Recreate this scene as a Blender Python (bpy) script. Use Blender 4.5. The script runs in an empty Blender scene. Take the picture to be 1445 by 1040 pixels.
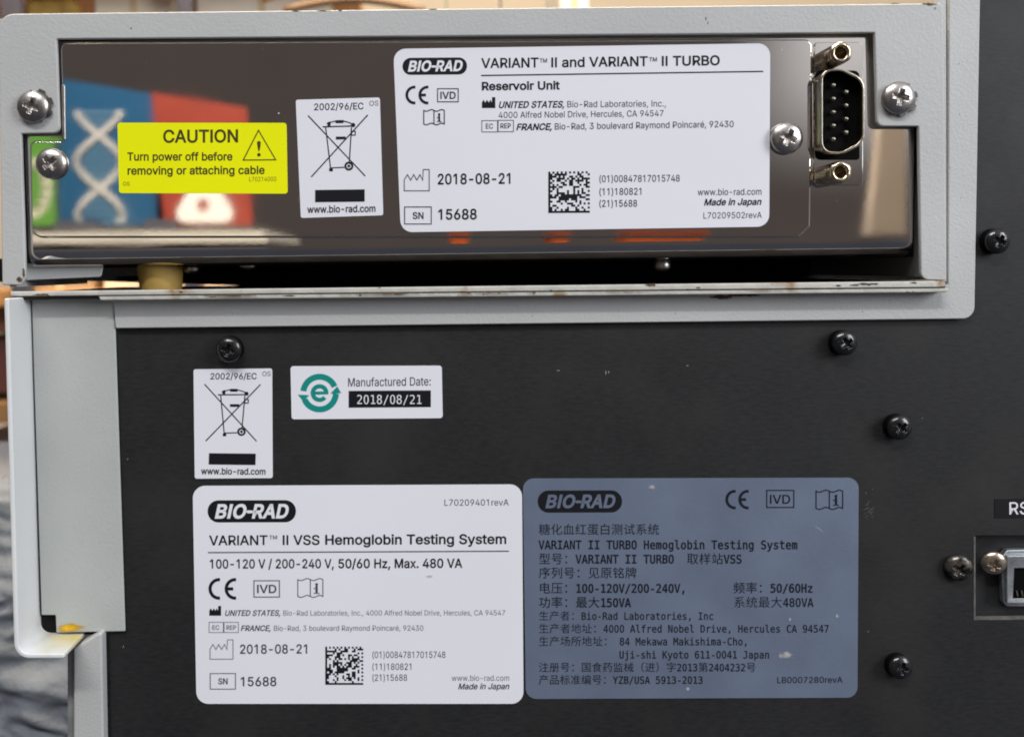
import bpy, bmesh, math, random
from mathutils import Vector, Matrix, noise
random.seed(7)
SC = bpy.context.scene
COL = SC.collection

# ------------------------------------------------------------------ camera
MM = 0.001
F_PX, DIST, PPX, PPY = 1333.33, 200.0, 600.0, 456.0     # focal length in photo pixels, distance in mm, principal point
PXMM = DIST / F_PX
TILT, ROLL = math.radians(3.3), math.radians(-0.75)
fw = Vector((0, math.cos(TILT), -math.sin(TILT)))
r0 = fw.cross(Vector((0, 0, 1))).normalized()
u0 = r0.cross(fw)
rt = r0 * math.cos(ROLL) + u0 * math.sin(ROLL)
up = -r0 * math.sin(ROLL) + u0 * math.cos(ROLL)
CAM = -fw * DIST                                          # mm


def P(px, py, y=0.0):
    """photo point -> place (mm) on the vertical plane at depth y"""
    d = fw * F_PX + rt * (px - PPX) - up * (py - PPY)
    return CAM + d * ((y - CAM.y) / d.y)


cd = bpy.data.cameras.new('camera')
cam = bpy.data.objects.new('camera', cd)
COL.objects.link(cam)
m = Matrix((rt, up, -fw)).transposed().to_4x4()
m.translation = CAM * MM
cam.matrix_world = m
cd.sensor_fit = 'HORIZONTAL'
cd.sensor_width = 36.0
cd.lens = 36.0 * F_PX / 1445.0
cd.shift_x = (722.5 - PPX) / 1445.0
cd.shift_y = -(520.0 - PPY) / 1445.0
cd.clip_start = 0.005
cd.clip_end = 50
cd.dof.use_dof = True
cd.dof.focus_distance = 0.198
cd.dof.aperture_fstop = cd.lens / 1.7                     # a 1.7 mm pupil
SC.camera = cam

# ------------------------------------------------------------------ world
W = bpy.data.worlds.new('World')
SC.world = W
W.use_nodes = True
nt = W.node_tree
nt.nodes.clear()


def wn(t, **k):
    n = nt.nodes.new(t)
    for a, b in k.items():
        setattr(n, a, b)
    return n


tc = wn('ShaderNodeTexCoord')
sp = wn('ShaderNodeSeparateXYZ')
nt.links.new(tc.outputs['Generated'], sp.inputs[0])


def wstep(sock, a, b):
    n = wn('ShaderNodeMapRange', interpolation_type='SMOOTHSTEP')
    n.inputs['From Min'].default_value = a
    n.inputs['From Max'].default_value = b
    nt.links.new(sock, n.inputs['Value'])
    return n.outputs[0]


def wmul(a, b):
    n = wn('ShaderNodeMath', operation='MULTIPLY')
    nt.links.new(a, n.inputs[0])
    if isinstance(b, float):
        n.inputs[1].default_value = b
    else:
        nt.links.new(b, n.inputs[1])
    return n.outputs[0]


def wmix(fac, c1, c2):
    n = wn('ShaderNodeMixRGB')
    nt.links.new(fac, n.inputs[0])
    for i, c in ((1, c1), (2, c2)):
        if isinstance(c, tuple):
            n.inputs[i].default_value = (*c, 1)
        else:
            nt.links.new(c, n.inputs[i])
    return n.outputs[0]


c = wmix(wstep(sp.outputs['Z'], 0.25, 0.85), (0.092, 0.078, 0.072), (0.50, 0.52, 0.56))      # dim room, paler ceiling
c = wmix(wmul(wstep(sp.outputs['X'], 0.29, 0.39), wstep(sp.outputs['Z'], 0.06, 0.22)), c, (0.80, 0.79, 0.81))   # window side
c = wmix(wmul(wstep(sp.outputs['X'], 0.43, 0.60), 0.6), c, (0.42, 0.41, 0.43))
c = wmix(wmul(wstep(wmul(sp.outputs['Z'], -1.0), 0.10, 0.5), 0.8), c, (0.05, 0.06, 0.085))   # darker floor
bg = wn('ShaderNodeBackground')
nt.links.new(c, bg.inputs[0])
bg.inputs[1].default_value = 1.0
nt.links.new(bg.outputs[0], wn('ShaderNodeOutputWorld').inputs[0])


# ------------------------------------------------------------------ lamps
def area(name, loc, target, size, power, color):
    d = bpy.data.lights.new(name, 'AREA')
    d.shape = 'RECTANGLE'
    d.size, d.size_y = size
    d.energy = power
    d.color = color
    o = bpy.data.objects.new(name, d)
    COL.objects.link(o)
    o.location = loc
    o.rotation_euler = (Vector(target) - Vector(loc)).to_track_quat('-Z', 'Y').to_euler()
    return o


area('window_light', (0.95, -0.62, 0.42), (0.02, 0, -0.01), (0.42, 0.60), 8.6, (0.93, 0.96, 1.0))
area('ceiling_light', (-0.35, -0.75, 1.15), (0.0, 0, 0.0), (0.9, 0.5), 4.2, (0.95, 0.97, 1.0))
area('shelf_light', (0.05, 0.20, 0.85), (-0.05, 0.60, 0.0), (0.9, 0.2), 24.0, (1.0, 0.82, 0.60))
area('poster_fill_light', (-0.3, -1.2, 1.5), (-0.3, -2.2, 0.1), (1.2, 0.4), 62.0, (1.0, 0.97, 0.92))  # unseen fill, added to brighten the posters and bench behind the camera

SC.render.engine = 'CYCLES'
SC.cycles.use_denoising = True
SC.cycles.filter_width = 1.9
SC.cycles.max_bounces = 8
SC.view_settings.view_transform = 'Standard'
SC.view_settings.look = 'None'
SC.view_settings.exposure = 0.0
SC.view_settings.gamma = 1.0
SC.view_settings.use_curve_mapping = False


# ------------------------------------------------------------------ materials
def mat(name, color, rough=0.5, metal=0.0, bump=None, vary=None, specks=None, spec=0.5, coat=0.0, rough_vary=None,
        stain=None, bump2=None, fade=None, spot=None):
    """bump=(scale, strength mm), vary=(scale, amount), specks=(scale, threshold, colour), stain=(scale, lo, hi, colour)"""
    M = bpy.data.materials.new(name)
    M.use_nodes = True
    t = M.node_tree
    b = t.nodes['Principled BSDF']
    b.inputs['Roughness'].default_value = rough
    b.inputs['Metallic'].default_value = metal
    b.inputs['Specular IOR Level'].default_value = spec
    b.inputs['Coat Weight'].default_value = coat
    geo = t.nodes.new('ShaderNodeNewGeometry')
    pos = geo.outputs['Position']

    def nz(scale, detail=3.0, vec=None):
        n = t.nodes.new('ShaderNodeTexNoise')
        n.inputs['Scale'].default_value = scale * 1000.0
        n.inputs['Detail'].default_value = detail
        t.links.new(vec or pos, n.inputs['Vector'])
        return n.outputs['Fac']

    def rng(s, a, b_, c0, c1):
        n = t.nodes.new('ShaderNodeMapRange')
        for k, v in zip(('From Min', 'From Max', 'To Min', 'To Max'), (a, b_, c0, c1)):
            n.inputs[k].default_value = v
        t.links.new(s, n.inputs['Value'])
        return n.outputs[0]

    def mix(fac, a, b_, mode='MIX'):
        n = t.nodes.new('ShaderNodeMixRGB')
        n.blend_type = mode
        for i, v in ((0, fac), (1, a), (2, b_)):
            if isinstance(v, (float, int)):
                n.inputs[i].default_value = v
            elif isinstance(v, tuple):
                n.inputs[i].default_value = (*v, 1)
            else:
                t.links.new(v, n.inputs[i])
        return n.outputs[0]
    b.inputs['Base Color'].default_value = (*color, 1)
    cc = color
    if vary:
        lo = tuple(x * (1 - vary[1]) for x in color)
        hi = tuple(min(1, x * (1 + vary[1])) for x in color)
        vec = None
        if len(vary) > 2:                                   # drawn out along x, like rolled or brushed sheet
            mp = t.nodes.new('ShaderNodeMapping')
            mp.inputs['Scale'].default_value = (1 / vary[2], 1, 1)
            t.links.new(pos, mp.inputs['Vector'])
            vec = mp.outputs[0]
        cc = mix(rng(nz(vary[0], 4, vec), 0.3, 0.7, 0, 1), lo, hi)
    if stain:
        a = rng(nz(stain[0], 6), stain[1], stain[2], 0, 1)
        cc = mix(a, cc, stain[3])
    if specks:
        cc = mix(rng(nz(specks[0], 1), specks[1], specks[1] + 0.02, 0, 1), cc, specks[2])
    if spot:                                                # a spill: centre (mm), reach (mm), colour
        d = t.nodes.new('ShaderNodeVectorMath')
        d.operation = 'DISTANCE'
        t.links.new(pos, d.inputs[0])
        d.inputs[1].default_value = Vector(spot[0]) * MM
        e = t.nodes.new('ShaderNodeMath')
        e.operation = 'MULTIPLY_ADD'
        t.links.new(nz(0.25, 4), e.inputs[0])
        e.inputs[1].default_value = spot[1] * MM * 0.9
        t.links.new(d.outputs['Value'], e.inputs[2])
        cc = mix(rng(e.outputs[0], spot[1] * MM * 0.45, spot[1] * MM * 1.45, 1, 0), cc, spot[2])
    if fade:                                                # patchy marks that thin out towards their rim
        d = t.nodes.new('ShaderNodeVectorMath')
        d.operation = 'DISTANCE'
        g_ = t.nodes.new('ShaderNodeTexCoord')
        t.links.new(g_.outputs['Generated'], d.inputs[0])
        fl = t.nodes.new('ShaderNodeVectorMath')
        fl.operation = 'MULTIPLY'
        t.links.new(g_.outputs['Generated'], fl.inputs[0])
        fl.inputs[1].default_value = (1, 0, 1)
        t.links.new(fl.outputs[0], d.inputs[0])
        d.inputs[1].default_value = (0.5, 0, 0.5)
        e = t.nodes.new('ShaderNodeMath')
        e.operation = 'MULTIPLY_ADD'
        t.links.new(nz(fade[0], 5), e.inputs[0])
        e.inputs[1].default_value = -fade[1]
        t.links.new(d.outputs['Value'], e.inputs[2])
        t.links.new(rng(e.outputs[0], 0.10 - fade[1] * 0.5, 0.42 - fade[1] * 0.5, fade[2], 0), b.inputs['Alpha'])
    if cc is not color:
        t.links.new(cc, b.inputs['Base Color'])
    if rough_vary:
        t.links.new(rng(nz(rough_vary[0], 4), 0.3, 0.7, rough - rough_vary[1], rough + rough_vary[1]), b.inputs['Roughness'])
    if bump:
        bn = t.nodes.new('ShaderNodeBump')
        bn.inputs['Distance'].default_value = bump[1] * MM
        bn.inputs['Strength'].default_value = 1.0
        t.links.new(nz(bump[0], 2), bn.inputs['Height'])
        t.links.new(bn.outputs[0], b.inputs['Normal'])
        if bump2:
            b2 = t.nodes.new('ShaderNodeBump')
            b2.inputs['Distance'].default_value = bump2[1] * MM
            t.links.new(nz(bump2[0], 2), b2.inputs['Height'])
            t.links.new(bn.outputs[0], b2.inputs['Normal'])
            t.links.new(b2.outputs[0], b.inputs['Normal'])
    return M


PAINT = mat('pale_grey_paint', (0.485, 0.49, 0.488), 0.5, bump=(1.7, 0.065), vary=(0.03, 0.06), specks=(1.1, 0.80, (0.25, 0.22, 0.18)))
PAINT_WORN = mat('pale_grey_paint_worn', (0.54, 0.53, 0.48), 0.5, bump=(1.7, 0.09), vary=(0.3, 0.12),
                 stain=(0.11, 0.58, 0.66, (0.28, 0.15, 0.05)), specks=(0.8, 0.74, (0.10, 0.07, 0.04)))
PAINT_GREEN = mat('greenish_grey_paint', (0.445, 0.465, 0.45), 0.5, bump=(1.6, 0.05), vary=(0.05, 0.05), specks=(0.9, 0.78, (0.3, 0.32, 0.26)))
PAINT_WHITE = mat('off_white_paint', (0.72, 0.735, 0.74), 0.45, bump=(1.5, 0.04), vary=(0.05, 0.03))
DARK = mat('charcoal_panel_paint', (0.0140, 0.0144, 0.0152), 0.55, bump=(3.0, 0.018), vary=(1.8, 0.32, 4.0), stain=(0.035, 0.50, 0.78, (0.026, 0.025, 0.025)), rough_vary=(0.05, 0.06), spec=0.4)
BLACK = mat('black_inside', (0.012, 0.012, 0.012), 0.8, vary=(0.2, 0.3), spec=0.1)
STEEL = mat('polished_steel', (0.68, 0.65, 0.62), 0.032, 1.0, bump=(0.035, 0.011), bump2=(1.1, 0.0006), vary=(0.04, 0.06), rough_vary=(0.09, 0.014), specks=(0.75, 0.785, (0.95, 0.93, 0.9)))
SCREW_STEEL = mat('zinc_screw_steel', (0.46, 0.43, 0.41), 0.30, 1.0, bump=(1.5, 0.03), vary=(0.8, 0.15))
SCREW_BLACK = mat('black_oxide_steel', (0.010, 0.0105, 0.011), 0.17, 0.0, bump=(1.5, 0.04), vary=(0.8, 0.3), spec=0.6)
SCREW_WORN = mat('worn_black_oxide_steel', (0.16, 0.145, 0.13), 0.28, 0.8, bump=(0.9, 0.10), vary=(0.6, 0.6), stain=(0.45, 0.5, 0.6, (0.02, 0.02, 0.02)))
SCREW_BROWN = mat('tarnished_screw_steel', (0.46, 0.38, 0.30), 0.26, 0.9, bump=(0.9, 0.06), vary=(0.6, 0.35))
WASHER = mat('dull_lock_washer_steel', (0.13, 0.125, 0.12), 0.45, 0.6, vary=(1.0, 0.4))
NICKEL = mat('nickel_plate', (0.58, 0.52, 0.42), 0.16, 1.0, bump=(0.8, 0.03), vary=(0.5, 0.12))
POST_BRASS = mat('worn_plated_brass', (0.52, 0.43, 0.31), 0.20, 1.0, bump=(0.8, 0.03), vary=(0.35, 0.35))
PIN = mat('dull_pin_metal', (0.30, 0.285, 0.23), 0.35, 1.0)
PLASTIC_BLACK = mat('black_plastic', (0.003, 0.003, 0.003), 0.6, spec=0.06)
LABEL = mat('white_label_film', (0.79, 0.79, 0.855), 0.40, bump=(0.05, 0.03), vary=(0.02, 0.025), stain=(0.045, 0.70, 0.80, (0.66, 0.64, 0.66)))
YELLOW = mat('yellow_label_film', (0.86, 0.88, 0.0), 0.5, vary=(0.04, 0.03), spec=0.2)
FOIL = mat('silver_label_foil', (0.265, 0.325, 0.455), 0.38, 0.62, bump=(1.6, 0.02), vary=(0.07, 0.10), specks=(0.22, 0.80, (0.5, 0.52, 0.58)))
INK = mat('black_ink', (0.010, 0.010, 0.014), 0.5, spec=0.2)
INK_SOFT = mat('thin_black_ink', (0.055, 0.055, 0.065), 0.5)
INK_FAINT = mat('worn_grey_ink', (0.16, 0.16, 0.18), 0.5)
INK_BROWN = mat('dark_brown_ink', (0.055, 0.045, 0.003), 0.5)
INK_OLIVE = mat('olive_ink', (0.22, 0.21, 0.003), 0.5)
INK_TEAL = mat('teal_ink', (0.0, 0.26, 0.225), 0.45)
INK_FOIL = mat('ink_on_foil', (0.010, 0.012, 0.022), 0.6, spec=0.15)
RUBBER = mat('tan_rubber', (0.46, 0.30, 0.075), 0.65, vary=(0.2, 0.15), bump=(0.8, 0.04))
PALE_SMEAR = mat('pale_residue', (0.62, 0.60, 0.60), 0.6, vary=(0.5, 0.2), fade=(1.5, 0.6, 0.95))
YELLOW_STAIN = mat('yellow_residue', (0.60, 0.36, 0.01), 0.6, vary=(0.4, 0.35), fade=(0.35, 0.7, 0.95))
RUST = mat('rust_mark', (0.13, 0.07, 0.025), 0.8, vary=(0.8, 0.5), fade=(1.2, 0.9, 0.9))
SOOT = mat('worn_edge_mark', (0.06, 0.05, 0.04), 0.8, vary=(0.8, 0.5), fade=(1.6, 1.2, 0.95))
PORT_METAL = mat('dull_port_metal', (0.42, 0.44, 0.46), 0.36, 0.8, bump=(0.9, 0.06), vary=(0.3, 0.25))

RESIDUE = mat('foil_residue', (0.50, 0.49, 0.50), 0.6, vary=(0.7, 0.3), fade=(1.0, 0.7, 0.85))
TRAY = mat('stained_white_paint', (0.74, 0.755, 0.76), 0.45, bump=(1.5, 0.04), vary=(0.05, 0.03), spot=((-75.5, -3.0, P(100, 893, 0).z), 8.5, (0.62, 0.52, 0.22)))
# ------------------------------------------------------------------ object helpers
WL = {}


def thing(name, label, cat, loc, group=None):
    o = bpy.data.objects.new(name, None)
    COL.objects.link(o)
    o.empty_display_size = 0.01
    o.location = Vector(loc) * MM
    WL[o] = Vector(loc)
    o['label'] = label
    o['category'] = cat
    if group:
        o['group'] = group
    return o


def obj(name, bm, material, parent=None, smooth=False, bevel=None, label=None):
    """links a bmesh (vertices in mm, world) as one mesh object"""
    bmesh.ops.recalc_face_normals(bm, faces=bm.faces[:])
    lo = Vector([min(v.co[i] for v in bm.verts) for i in range(3)])
    hi = Vector([max(v.co[i] for v in bm.verts) for i in range(3)])
    c0 = (lo + hi) / 2
    for v in bm.verts:
        v.co = (v.co - c0) * MM
    me = bpy.data.meshes.new(name)
    bm.to_mesh(me)
    bm.free()
    if smooth:
        for p in me.polygons:
            p.use_smooth = True
    me.materials.append(material)
    o = bpy.data.objects.new(name, me)
    COL.objects.link(o)
    WL[o] = c0
    if parent:
        o.parent = parent
        o.location = (c0 - WL[parent]) * MM
    else:
        o.location = c0 * MM
    if bevel:
        md = o.modifiers.new('edge', 'BEVEL')
        md.width = bevel[0] * MM
        md.segments = bevel[1]
        md.limit_method = 'ANGLE'
        md.angle_limit = math.radians(40)
        md.harden_normals = False
        for p in me.polygons:
            p.use_smooth = True
        md2 = o.modifiers.new('normals', 'WEIGHTED_NORMAL')
        md2.keep_sharp = True
    if label:
        o['label'] = label
    return o


def rounded(pts, seg=6):
    """pts: (x, y, radius) -> outline with rounded corners"""
    out = []
    n = len(pts)
    for i in range(n):
        p = Vector(pts[i][:2])
        r = pts[i][2] if len(pts[i]) > 2 else 0
        if r <= 0:
            out.append(p)
            continue
        a = (Vector(pts[i - 1][:2]) - p)
        b = (Vector(pts[(i + 1) % n][:2]) - p)
        la, lb = a.length, b.length
        a.normalize()
        b.normalize()
        ang = a.angle(b)
        t = min(r / math.tan(ang / 2), la * 0.49, lb * 0.49)
        rr = t * math.tan(ang / 2)
        ctr = p + (a + b).normalized() * (rr / math.sin(ang / 2))
        s, e = p + a * t - ctr, p + b * t - ctr
        a0 = math.atan2(s.y, s.x)
        da = math.atan2(e.y, e.x) - a0
        while da > math.pi:
            da -= 2 * math.pi
        while da < -math.pi:
            da += 2 * math.pi
        for k in range(seg + 1):
            q = a0 + da * k / seg
            out.append(ctr + Vector((math.cos(q), math.sin(q))) * rr)
    return out


def prism(bm, pts, y0, y1):
    """outline in photo points on plane y0, pushed straight back to y1"""
    f = [P(p[0], p[1], y0) for p in pts]
    return prism_w(bm, f, y1)


def prism_w(bm, f, y1):
    a = [bm.verts.new(p) for p in f]
    b = [bm.verts.new((p.x, y1, p.z)) for p in f]
    n = len(f)
    bm.faces.new(a)
    bm.faces.new(b[::-1])
    for i in range(n):
        bm.faces.new((a[i], b[i], b[(i + 1) % n], a[(i + 1) % n]))


def boxw(bm, x0, x1, y0, y1, z0, z1):
    vs = [bm.verts.new((x, y, z)) for x in (x0, x1) for y in (y0, y1) for z in (z0, z1)]
    for f in ((0, 1, 3, 2), (4, 6, 7, 5), (0, 4, 5, 1), (2, 3, 7, 6), (0, 2, 6, 4), (1, 5, 7, 3)):
        bm.faces.new([vs[i] for i in f])


def lathe(bm, c, axis_prof, seg=32, closed=True):
    """profile (radius, y offset) round the y axis through c"""
    rings = []
    for r, y in axis_prof:
        rings.append([bm.verts.new((c.x + r * math.cos(2 * math.pi * k / seg), c.y + y, c.z + r * math.sin(2 * math.pi * k / seg))) for k in range(seg)])
    for a, b in zip(rings, rings[1:]):
        for k in range(seg):
            bm.faces.new((a[k], a[(k + 1) % seg], b[(k + 1) % seg], b[k]))
    if closed:
        bm.faces.new(rings[0][::-1])
        bm.faces.new(rings[-1])


def new():
    return bmesh.new()


# ------------------------------------------------------------------ the two cabinets
lower = thing('analyzer_cabinet', 'large lower laboratory cabinet with charcoal back panel, pale grey edges and labels', 'lab instrument', P(700, 1040, 30))
upper = thing('reservoir_unit', 'pale grey framed unit with mirror steel back, standing on the lower cabinet', 'lab instrument', P(650, 400, 30))

# --- lower cabinet: back panel with an opening for the port
bm = new()


def quadpx(bm, x0, x1, y0, y1, y=0.0):
    bm.faces.new([bm.verts.new(P(a, b, y)) for a, b in ((x0, y0), (x1, y0), (x1, y1), (x0, y1))])


for r in ((150, 1376, 415, 1300), (1376, 1700, -160, 755), (1376, 1700, 872, 1300), (1336, 1376, -160, 415), (1520, 1700, 755, 872)):
    quadpx(bm, *r)
bmesh.ops.remove_doubles(bm, verts=bm.verts, dist=0.01)
panel = obj('back_panel', bm, DARK, lower, label='charcoal painted steel back panel')
bm = new()                                                  # recess behind the opening
for (a, b) in (((1376, 755), (1376, 872)), ((1376, 872), (1520, 872)), ((1520, 872), (1520, 755)), ((1520, 755), (1376, 755))):
    p, q = P(*a), P(*b)
    bm.faces.new([bm.verts.new(v) for v in (p, q, q + Vector((0, 3, 0)), p + Vector((0, 3, 0)))])
p, q = P(1376, 755), P(1520, 872)
bm.faces.new([bm.verts.new(v) for v in ((p.x, 3, p.z), (q.x, 3, p.z), (q.x, 3, q.z), (p.x, 3, q.z))])
obj('port_recess', bm, mat('recess_paint', (0.016, 0.017, 0.018), 0.5, vary=(0.3, 0.3)), lower)
bm = new()                                                  # bare bright lip of the opening
prism(bm, [(1374.3, 757), (1376.6, 757), (1376.6, 870.5), (1520, 869.5), (1520, 873.5), (1374.3, 874.5)], -0.05, 0.6)
obj('opening_lip', bm, mat('scraped_edge', (0.14, 0.135, 0.125), 0.5, 0.2, vary=(0.4, 0.4)), lower)

# --- L shaped pale flange
bm = new()
prism(bm, rounded([(158.5, 416), (1338, 402), (1340, -170), (1386.5, -170), (1375.5, 450, 17), (163, 463.5)]), -1.3, -0.05)
obj('edge_flange', bm, PAINT, lower, bevel=(0.25, 2))
bm = new()
prism(bm, [(1322, -170), (1335.2, -170), (1336, 398), (1322, 398)], -2.2, -1.32)
obj('flange_lip', bm, PAINT, lower, bevel=(0.2, 2))

bm = new()
prism(bm, [(1330, -170), (1345, -170), (1345, 400), (1330, 400)], -0.04, -0.01)
obj('seam_gap', bm, BLACK, lower)

# --- ledge: two sheet edges one above the other
bm = new()
prism(bm, [(14, 411.5), (1334, 396.5), (1336, 405), (1325, 405.8), (14, 418.5)], -4.6, -4.0)
ledge = obj('top_ledge', bm, PAINT_WORN, lower, bevel=(0.25, 2))
bm = new()
prism(bm, [(138, 417.8), (1334, 406.6), (1340, 407.5), (1336, 412.6), (142, 424)], -4.3, -0.6)
obj('lower_lip', bm, PAINT_WORN, lower, bevel=(0.22, 2))
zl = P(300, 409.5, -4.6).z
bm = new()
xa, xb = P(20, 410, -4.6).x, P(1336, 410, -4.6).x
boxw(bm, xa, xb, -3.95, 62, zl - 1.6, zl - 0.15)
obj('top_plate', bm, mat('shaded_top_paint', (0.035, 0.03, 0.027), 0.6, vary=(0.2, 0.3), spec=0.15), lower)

# --- tray at the left: base sheet, wall, column
bm = new()
prism(bm, [(44, 419), (161, 420), (162.5, 463), (176.5, 891), (79, 893), (78, 868), (58, 868)], -0.9, -0.25)
obj('side_plate', bm, PAINT_GREEN, lower, bevel=(0.3, 2))
bm = new()
prism(bm, [(40, 418), (158, 418), (158, 895), (50, 895)], 0.3, 1.0)
obj('inner_plate', bm, BLACK, lower)
wall_o = rounded([(44.5, 419), (57.5, 893, 14), (118, 893)], 8)
wall_o = [Vector((44.5, 419))] + wall_o[1:-1] + [Vector((118, 893))]
bm = new()
inn = [P(p.x, p.y, 0) for p in wall_o]
outl = []
for i, p in enumerate(inn):
    d = (inn[min(i + 1, len(inn) - 1)] - inn[max(i - 1, 0)])
    nrm = Vector((d.z, 0, -d.x)).normalized()
    if nrm.x > 0 or nrm.z > 0.2:
        nrm = -nrm
    outl.append(p + nrm * 1.0)
loop = inn + outl[::-1]
f = [Vector((p.x, -11.0, p.z)) for p in loop]
prism_w(bm, f, 16.0)
obj('tray_wall', bm, TRAY, lower, bevel=(0.3, 2))
bm = new()                                                  # underside fold between wall and column
prism(bm, [(103, 915), (139, 893), (143.5, 893), (150, 1250), (103, 1250)], -3.0, 4.0)
obj('corner_post', bm, PAINT, lower, bevel=(1.0, 3))
bm = new()
prism(bm, [(94, 917), (105, 917), (105, 1250), (94, 1250)], -1.2, 6.0)
obj('post_edge', bm, mat('shaded_edge_grey', (0.30, 0.30, 0.31), 0.5, vary=(0.2, 0.2)), lower, bevel=(0.6, 2))  # darker grey puts the shade of the left-facing chamfer into the colour
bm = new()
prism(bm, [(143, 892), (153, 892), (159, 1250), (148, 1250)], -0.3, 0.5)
obj('shadow_strip', bm, BLACK, lower)  # black strip that paints in the shadow line beside the column


def blob(bm, px, py, rx, ry, y, seed, thick=0.03, n=28, rough=0.45):
    pts = []
    for k in range(n):
        a = 2 * math.pi * k / n
        q = 1 + rough * noise.noise(Vector((math.cos(a) * 1.7, math.sin(a) * 1.7, seed * 3.1))) + rough * 0.5 * noise.noise(Vector((math.cos(a) * 5, math.sin(a) * 5, seed)))
        pts.append((px + rx * q * math.cos(a), py + ry * q * math.sin(a)))
    prism(bm, pts, y - thick, y)


bm = new()
blob(bm, 99, 887, 21, 7, -0.95, 5, thick=0.5)
obj('yellow_stain', bm, YELLOW_STAIN, lower)


# ------------------------------------------------------------------ upper unit
YF = -3.8      # front of frame
YC = -1.6      # steel chassis
YP = -2.4      # raised cover plate on it
frame_out = rounded([
    (-3, 20, 22), (1331, 5, 6), (1336, 396.5, 4), (1300, 395, 11), (1296.5, 178.5, 2), (1238, 178.5, 9), (1234.5, 46.5, 2),
    (79.5, 55.5, 2), (84, 188, 10), (29.5, 189, 2), (36, 393, 5), (30, 402.5, 5), (3, 402.5, 2)], 6)
bm = new()
prism(bm, frame_out, YF, YF + 1.1)
obj('frame', bm, PAINT, upper, bevel=(0.55, 4))
# casing behind the frame: top sheet, side sheets
bm = new()
zt = P(600, 13, YF).z
xl, xr = P(-1, 200, YF).x + 0.3, P(1333, 200, YF).x - 0.3
zb = P(600, 401, YF).z
boxw(bm, xl, xr, YF + 1.7, 190, zt - 1.6, zt - 0.4)
obj('top_cover', bm, PAINT, upper)
bm = new()
boxw(bm, xl, xl + 1.2, YF + 1.7, 40, zb + 0.5, zt - 1.7)
obj('side_cover', bm, PAINT, upper)
bm = new()
boxw(bm, xr - 1.2, xr, YF + 1.7, 190, zb + 0.1, zt - 1.7)
obj('side_cover', bm, PAINT, upper)
bm = new()
zc = P(600, 371, 3).z
boxw(bm, xl + 1.4, xr - 1.4, 4.5, 185, zc - 0.1, zt - 1.8)
obj('inner_box', bm, BLACK, upper)

# chassis: sheet with a rolled lower edge
bm = new()
x0, x1 = P(34.5, 200, YC).x, P(1290, 200, YC).x
ztop = P(600, 52.5, YC).z
zroll = P(600, 346, YC).z
R = 3.5
prof = [(YC, ztop), (YC, zroll + 0.4), (YC, zroll + 0.15), (YC, zroll)]
for k in range(1, 13):
    a = math.radians(90 * k / 12)
    prof.append((YC + R * (1 - math.cos(a)), zroll - R * math.sin(a)))
prof.append((YC + R + 4, zroll - R))
rows = []
NX = 2
for i in range(NX + 1):
    x = x0 + (x1 - x0) * i / NX
    rows.append([bm.verts.new((x, y, z)) for y, z in prof])
for a, b in zip(rows, rows[1:]):
    for k in range(len(prof) - 1):
        bm.faces.new((a[k], b[k], b[k + 1], a[k + 1]))
ch = obj('steel_chassis', bm, STEEL, upper, smooth=True)
md = ch.modifiers.new('sheet', 'SOLIDIFY')
md.thickness = 0.5 * MM
md.offset = -1
md = ch.modifiers.new('normals', 'WEIGHTED_NORMAL')
# upper right part of the chassis narrower than the frame opening is hidden by the frame tab

bm = new()
prism(bm, rounded([(84, 60.5, 10), (1147, 55.5, 11), (1144, 320, 3), (1128, 335.5, 3), (44, 336, 16), (41.5, 199, 9), (88, 199, 3)], 6), YP, YC + 0.1)
obj('cover_plate', bm, STEEL, upper, bevel=(0.8, 5))
bm = new()
prism(bm, rounded([(86, 120, 2), (91, 120, 2), (92, 198, 2), (87, 198, 2)], 3), YP - 0.25, YP + 0.1)
obj('plate_rib', bm, SCREW_STEEL, upper, bevel=(0.2, 2))

# rubber foot
bm = new()
fp = P(227, 402, 7)
fz0, fz1 = zl - 0.13, P(228, 370, 7).z + 0.6
fx = fp.x
ring = []
for z, r in ((fz0, 4.25), (fz0 + 0.25, 4.45), (fz0 + 1.5, 4.6), (fz1, 5.15)):
    ring.append([bm.verts.new((fx + r * math.cos(2 * math.pi * k / 32), 7 + r * math.sin(2 * math.pi * k / 32), z)) for k in range(32)])
for a, b in zip(ring, ring[1:]):
    for k in range(32):
        bm.faces.new((a[k], a[(k + 1) % 32], b[(k + 1) % 32], b[k]))
bm.faces.new(ring[0][::-1])
bm.faces.new(ring[-1])
obj('rubber_foot', bm, RUBBER, upper, smooth=False, bevel=(0.2, 2), label='tan tapered rubber foot under the steel chassis')

# small screws hanging under the chassis
for px, py, y in ((271, 380, 8), (351, 375, 8), (934, 376, 5)):
    bm = new()
    cpt = P(px, py, y)
    rr = 1.9
    rings = []
    zz = cpt.z + 0.9
    for k in range(9):
        a = math.radians(90 * k / 8)
        rings.append((rr * math.cos(a), zz - 1.1 - 0.9 * math.sin(a)))
    rings = [(rr, zz + 0.9)] + rings[:-1] + [(0.05, rings[-1][1])]
    vr = [[bm.verts.new((cpt.x + r * math.cos(2 * math.pi * k / 24), y + r * math.sin(2 * math.pi * k / 24), z)) for k in range(24)] for r, z in rings]
    for a, b in zip(vr, vr[1:]):
        for k in range(24):
            bm.faces.new((a[k], a[(k + 1) % 24], b[(k + 1) % 24], b[k]))
    bm.faces.new(vr[0])
    bm.faces.new(vr[-1])
    obj('underside_screw', bm, SCREW_STEEL, upper, smooth=True)

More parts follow.
